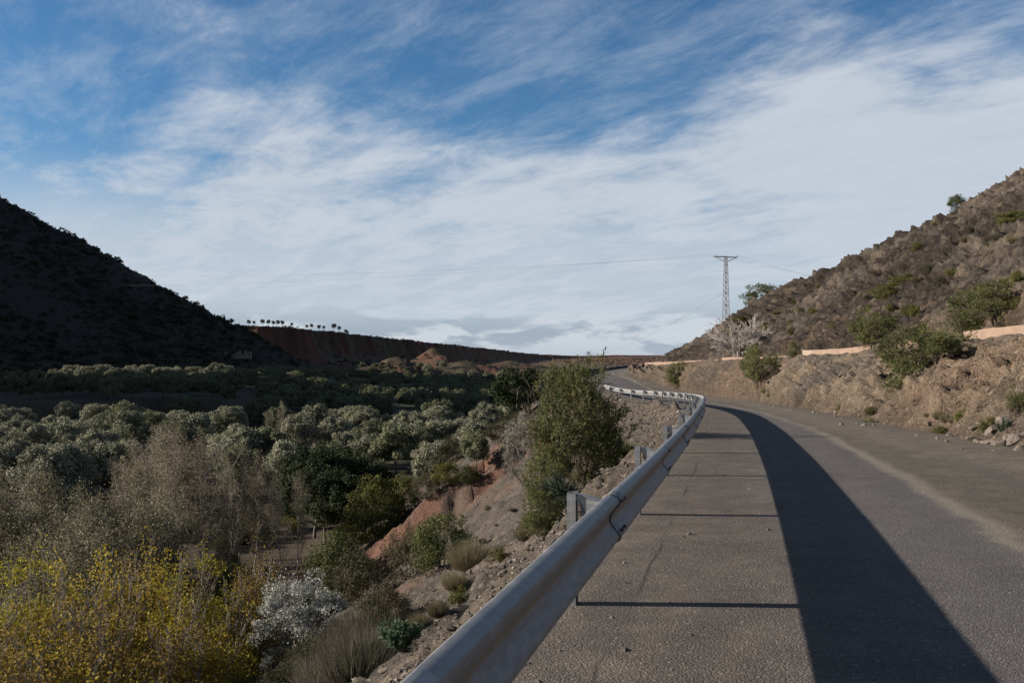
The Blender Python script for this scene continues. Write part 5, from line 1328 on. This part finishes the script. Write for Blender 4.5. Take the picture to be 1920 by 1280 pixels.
# ------------------------------------------------------------------ stones
def rock_mesh(seed, n=3):
    rng = np.random.default_rng(seed)
    import bmesh
    bm = bmesh.new(); bmesh.ops.create_icosphere(bm, subdivisions=n, radius=1.0)
    V = np.array([v.co[:] for v in bm.verts])
    for k in range(9):
        d = unit(rng.normal(0, 1, 3)); h = rng.uniform(0.45, 0.85)
        t = V @ d; V = V - np.outer(np.maximum(0, t - h), d)
    V = V * np.array([1.0, rng.uniform(0.6, 0.95), rng.uniform(0.45, 0.8)])
    V = V * (1 + 0.10 * fbm(V[:, 0] * 2 + seed, V[:, 1] * 2, V[:, 2] * 2, oct=3, seed=seed))[:, None]
    for v, c in zip(bm.verts, V): v.co = c
    me = bpy.data.meshes.new('stone'); bm.to_mesh(me); bm.free()
    me.materials.append(M_STONE); return me
ROCKS = [rock_mesh(400 + i, 3) for i in range(7)]
def stone(p, r, label, group):
    o = obj('stone', rnd.choice(ROCKS), None, p, (rnd.uniform(-.4, .4), rnd.uniform(-.4, .4), rnd.uniform(0, 6.28)), (r,) * 3)
    return tag(o, label, 'stone', group)
def road_pt(u, v):
    """point of the right verge under pixel (u, v), following the road's height"""
    Y = 20.0
    for _ in range(30):
        z = float(np.interp(Y, RB[:26 * PER, 1], RB[:26 * PER, 4])); Y = (EYE - z) * F / (v - HOR)
    return Vector(((u - CX) / F * Y, Y, z))
for k in range(120):
    y = 15 + 45 * rnd.random() ** 1.3; fx = float(foot_xz(np.array([y]))[0][0]); x = fx + 0.45 - rnd.expovariate(2.6)
    r = rnd.choice([0.025, 0.03, 0.04, 0.05, 0.06, 0.09]) * (1.0 if y < 30 else 1.3)
    z = sheet_z(x, y) if x > fx - 0.15 else float(np.interp(y, RB[:26 * PER, 3], RB[:26 * PER, 4])) + 0.12 * float(sstep(1.6, 0.0, fx - x))
    stone((x, y, z + r * 0.2), r, 'loose stone fallen at the foot of the sunlit bank', 'stones along the foot of the bank')
for k, (u, v, r) in enumerate([(1850, 842, 0.13), (1862, 838, 0.16), (1872, 846, 0.13), (1880, 832, 0.15), (1842, 835, 0.12), (1890, 846, 0.11), (1830, 846, 0.10), (1868, 826, 0.18), (1902, 838, 0.12), (1895, 858, 0.10), (1660, 776, 0.15), (1672, 781, 0.13), (1650, 786, 0.10), (1640, 781, 0.12), (1856, 851, 0.15), (1866, 855, 0.12), (1878, 856, 0.16), (1846, 847, 0.10), (1886, 838, 0.2), (1900, 848, 0.16), (1910, 856, 0.14), (1835, 840, 0.12), (1822, 836, 0.1), (1668, 786, 0.12), (1680, 787, 0.1), (1576, 772, 0.12), (1584, 776, 0.1)]):
    p = road_pt(u, v); fx = float(foot_xz(np.array([p.y]))[0][0])
    if p.x > fx - 0.2: p.z = sheet_z(p.x, p.y)
    r *= 1.25
    stone((p.x, p.y, p.z + r * 0.3), r, 'larger reddish rock in the rubble pile below the bank', 'rocks of the rubble piles')
for k in range(150):
    s = rnd.uniform(4, 46); i = np.argmin(np.abs(EDGE[:, 1] - s)); d = rnd.expovariate(0.8) + 0.15
    e = EDGE[i]; t = EDGE[i + 1] - EDGE[i - 1]; t /= np.linalg.norm(t)
    x, y = e[0] - t[1] * d, e[1] + t[0] * d
    r = rnd.choice([0.02, 0.03, 0.035, 0.045, 0.06, 0.08, 0.10]) * (1.0 if y < 25 else 1.4)
    stone((x, y, gz(x, y) + r * 0.2), r, 'loose stone in the rubble on the valley side of the guardrail', 'stones beside the guardrail')

def build_gravel():
    rng = np.random.default_rng(77); P = []; S = []
    # scree of the embankment, thinning with distance, and grit on the shoulder
    n = 26000; y = 3.0 + 80 * rng.random(n) ** 2.0; e = np.interp(y, EDGE[:, 1][:25 * PER], EDGE[:, 0][:25 * PER])
    d = np.where(rng.random(n) < 0.75, 0.3 + rng.exponential(2.6, n), rng.uniform(-1.5, 0.5, n)); x = e - d * 1.03
    z = ground_z(x, y); lat = -d
    zr = np.interp(y, RB[:25 * PER, 1], RB[:25 * PER, 4])
    z = np.where(lat > -0.5, np.maximum(np.where(lat > 0.1, -99, z), zr - 0.01 - 0.06 * sstep(-0.1, -0.55, lat)), z)
    r = rng.lognormal(-4.45, 0.55, n) * np.where(d > 0.4, 1.3, 0.55) * (1 + y / 40)
    r = np.minimum(r, 0.055 + 0.0022 * y)
    b = np.array([[1, 0, 0], [-1, 0, 0], [0, 1, 0], [0, -1, 0], [0, 0, 0.7], [0, 0, -0.7]], float)
    T = np.array([[0, 2, 4], [2, 1, 4], [1, 3, 4], [3, 0, 4], [2, 0, 5], [1, 2, 5], [3, 1, 5], [0, 3, 5]])
    a = rng.uniform(0, 6.28, n); ca, sa = np.cos(a)[:, None], np.sin(a)[:, None]
    V = b[None] * (rng.uniform(0.6, 1.2, (n, 6, 3)))
    V = np.stack([V[..., 0] * ca - V[..., 1] * sa, V[..., 0] * sa + V[..., 1] * ca, V[..., 2] * 0.8], -1) * r[:, None, None]
    V = V + np.stack([x, y, z + r * 0.2], 1)[:, None]
    F3 = (T[None] + (np.arange(n) * 6)[:, None, None]).reshape(-1, 3)
    m, t = new_mat('gravel_stone'); out = t.n('OutputMaterial'); p = t.n('BsdfPrincipled'); t.link(p.outputs[0], out.inputs[0])
    g = t.n('NewGeometry').outputs['Random Per Island']
    c = t.mix(t.ramp(g, 0.0, 1.0, 'LINEAR'), (0.055, 0.047, 0.040), (0.155, 0.128, 0.102)); c = t.mix(t.math('GREATER_THAN', g, 0.93), c, (0.26, 0.22, 0.185))
    t.link(c, p.inputs['Base Color']); p.inputs['Roughness'].default_value = 0.95
    tag(obj('gravel', mesh('gravel', V.reshape(-1, 3), [F3], [m])), 'loose grey brown gravel scattered over the shoulder and scree beside the guardrail', 'gravel', kind='stuff')
build_gravel()
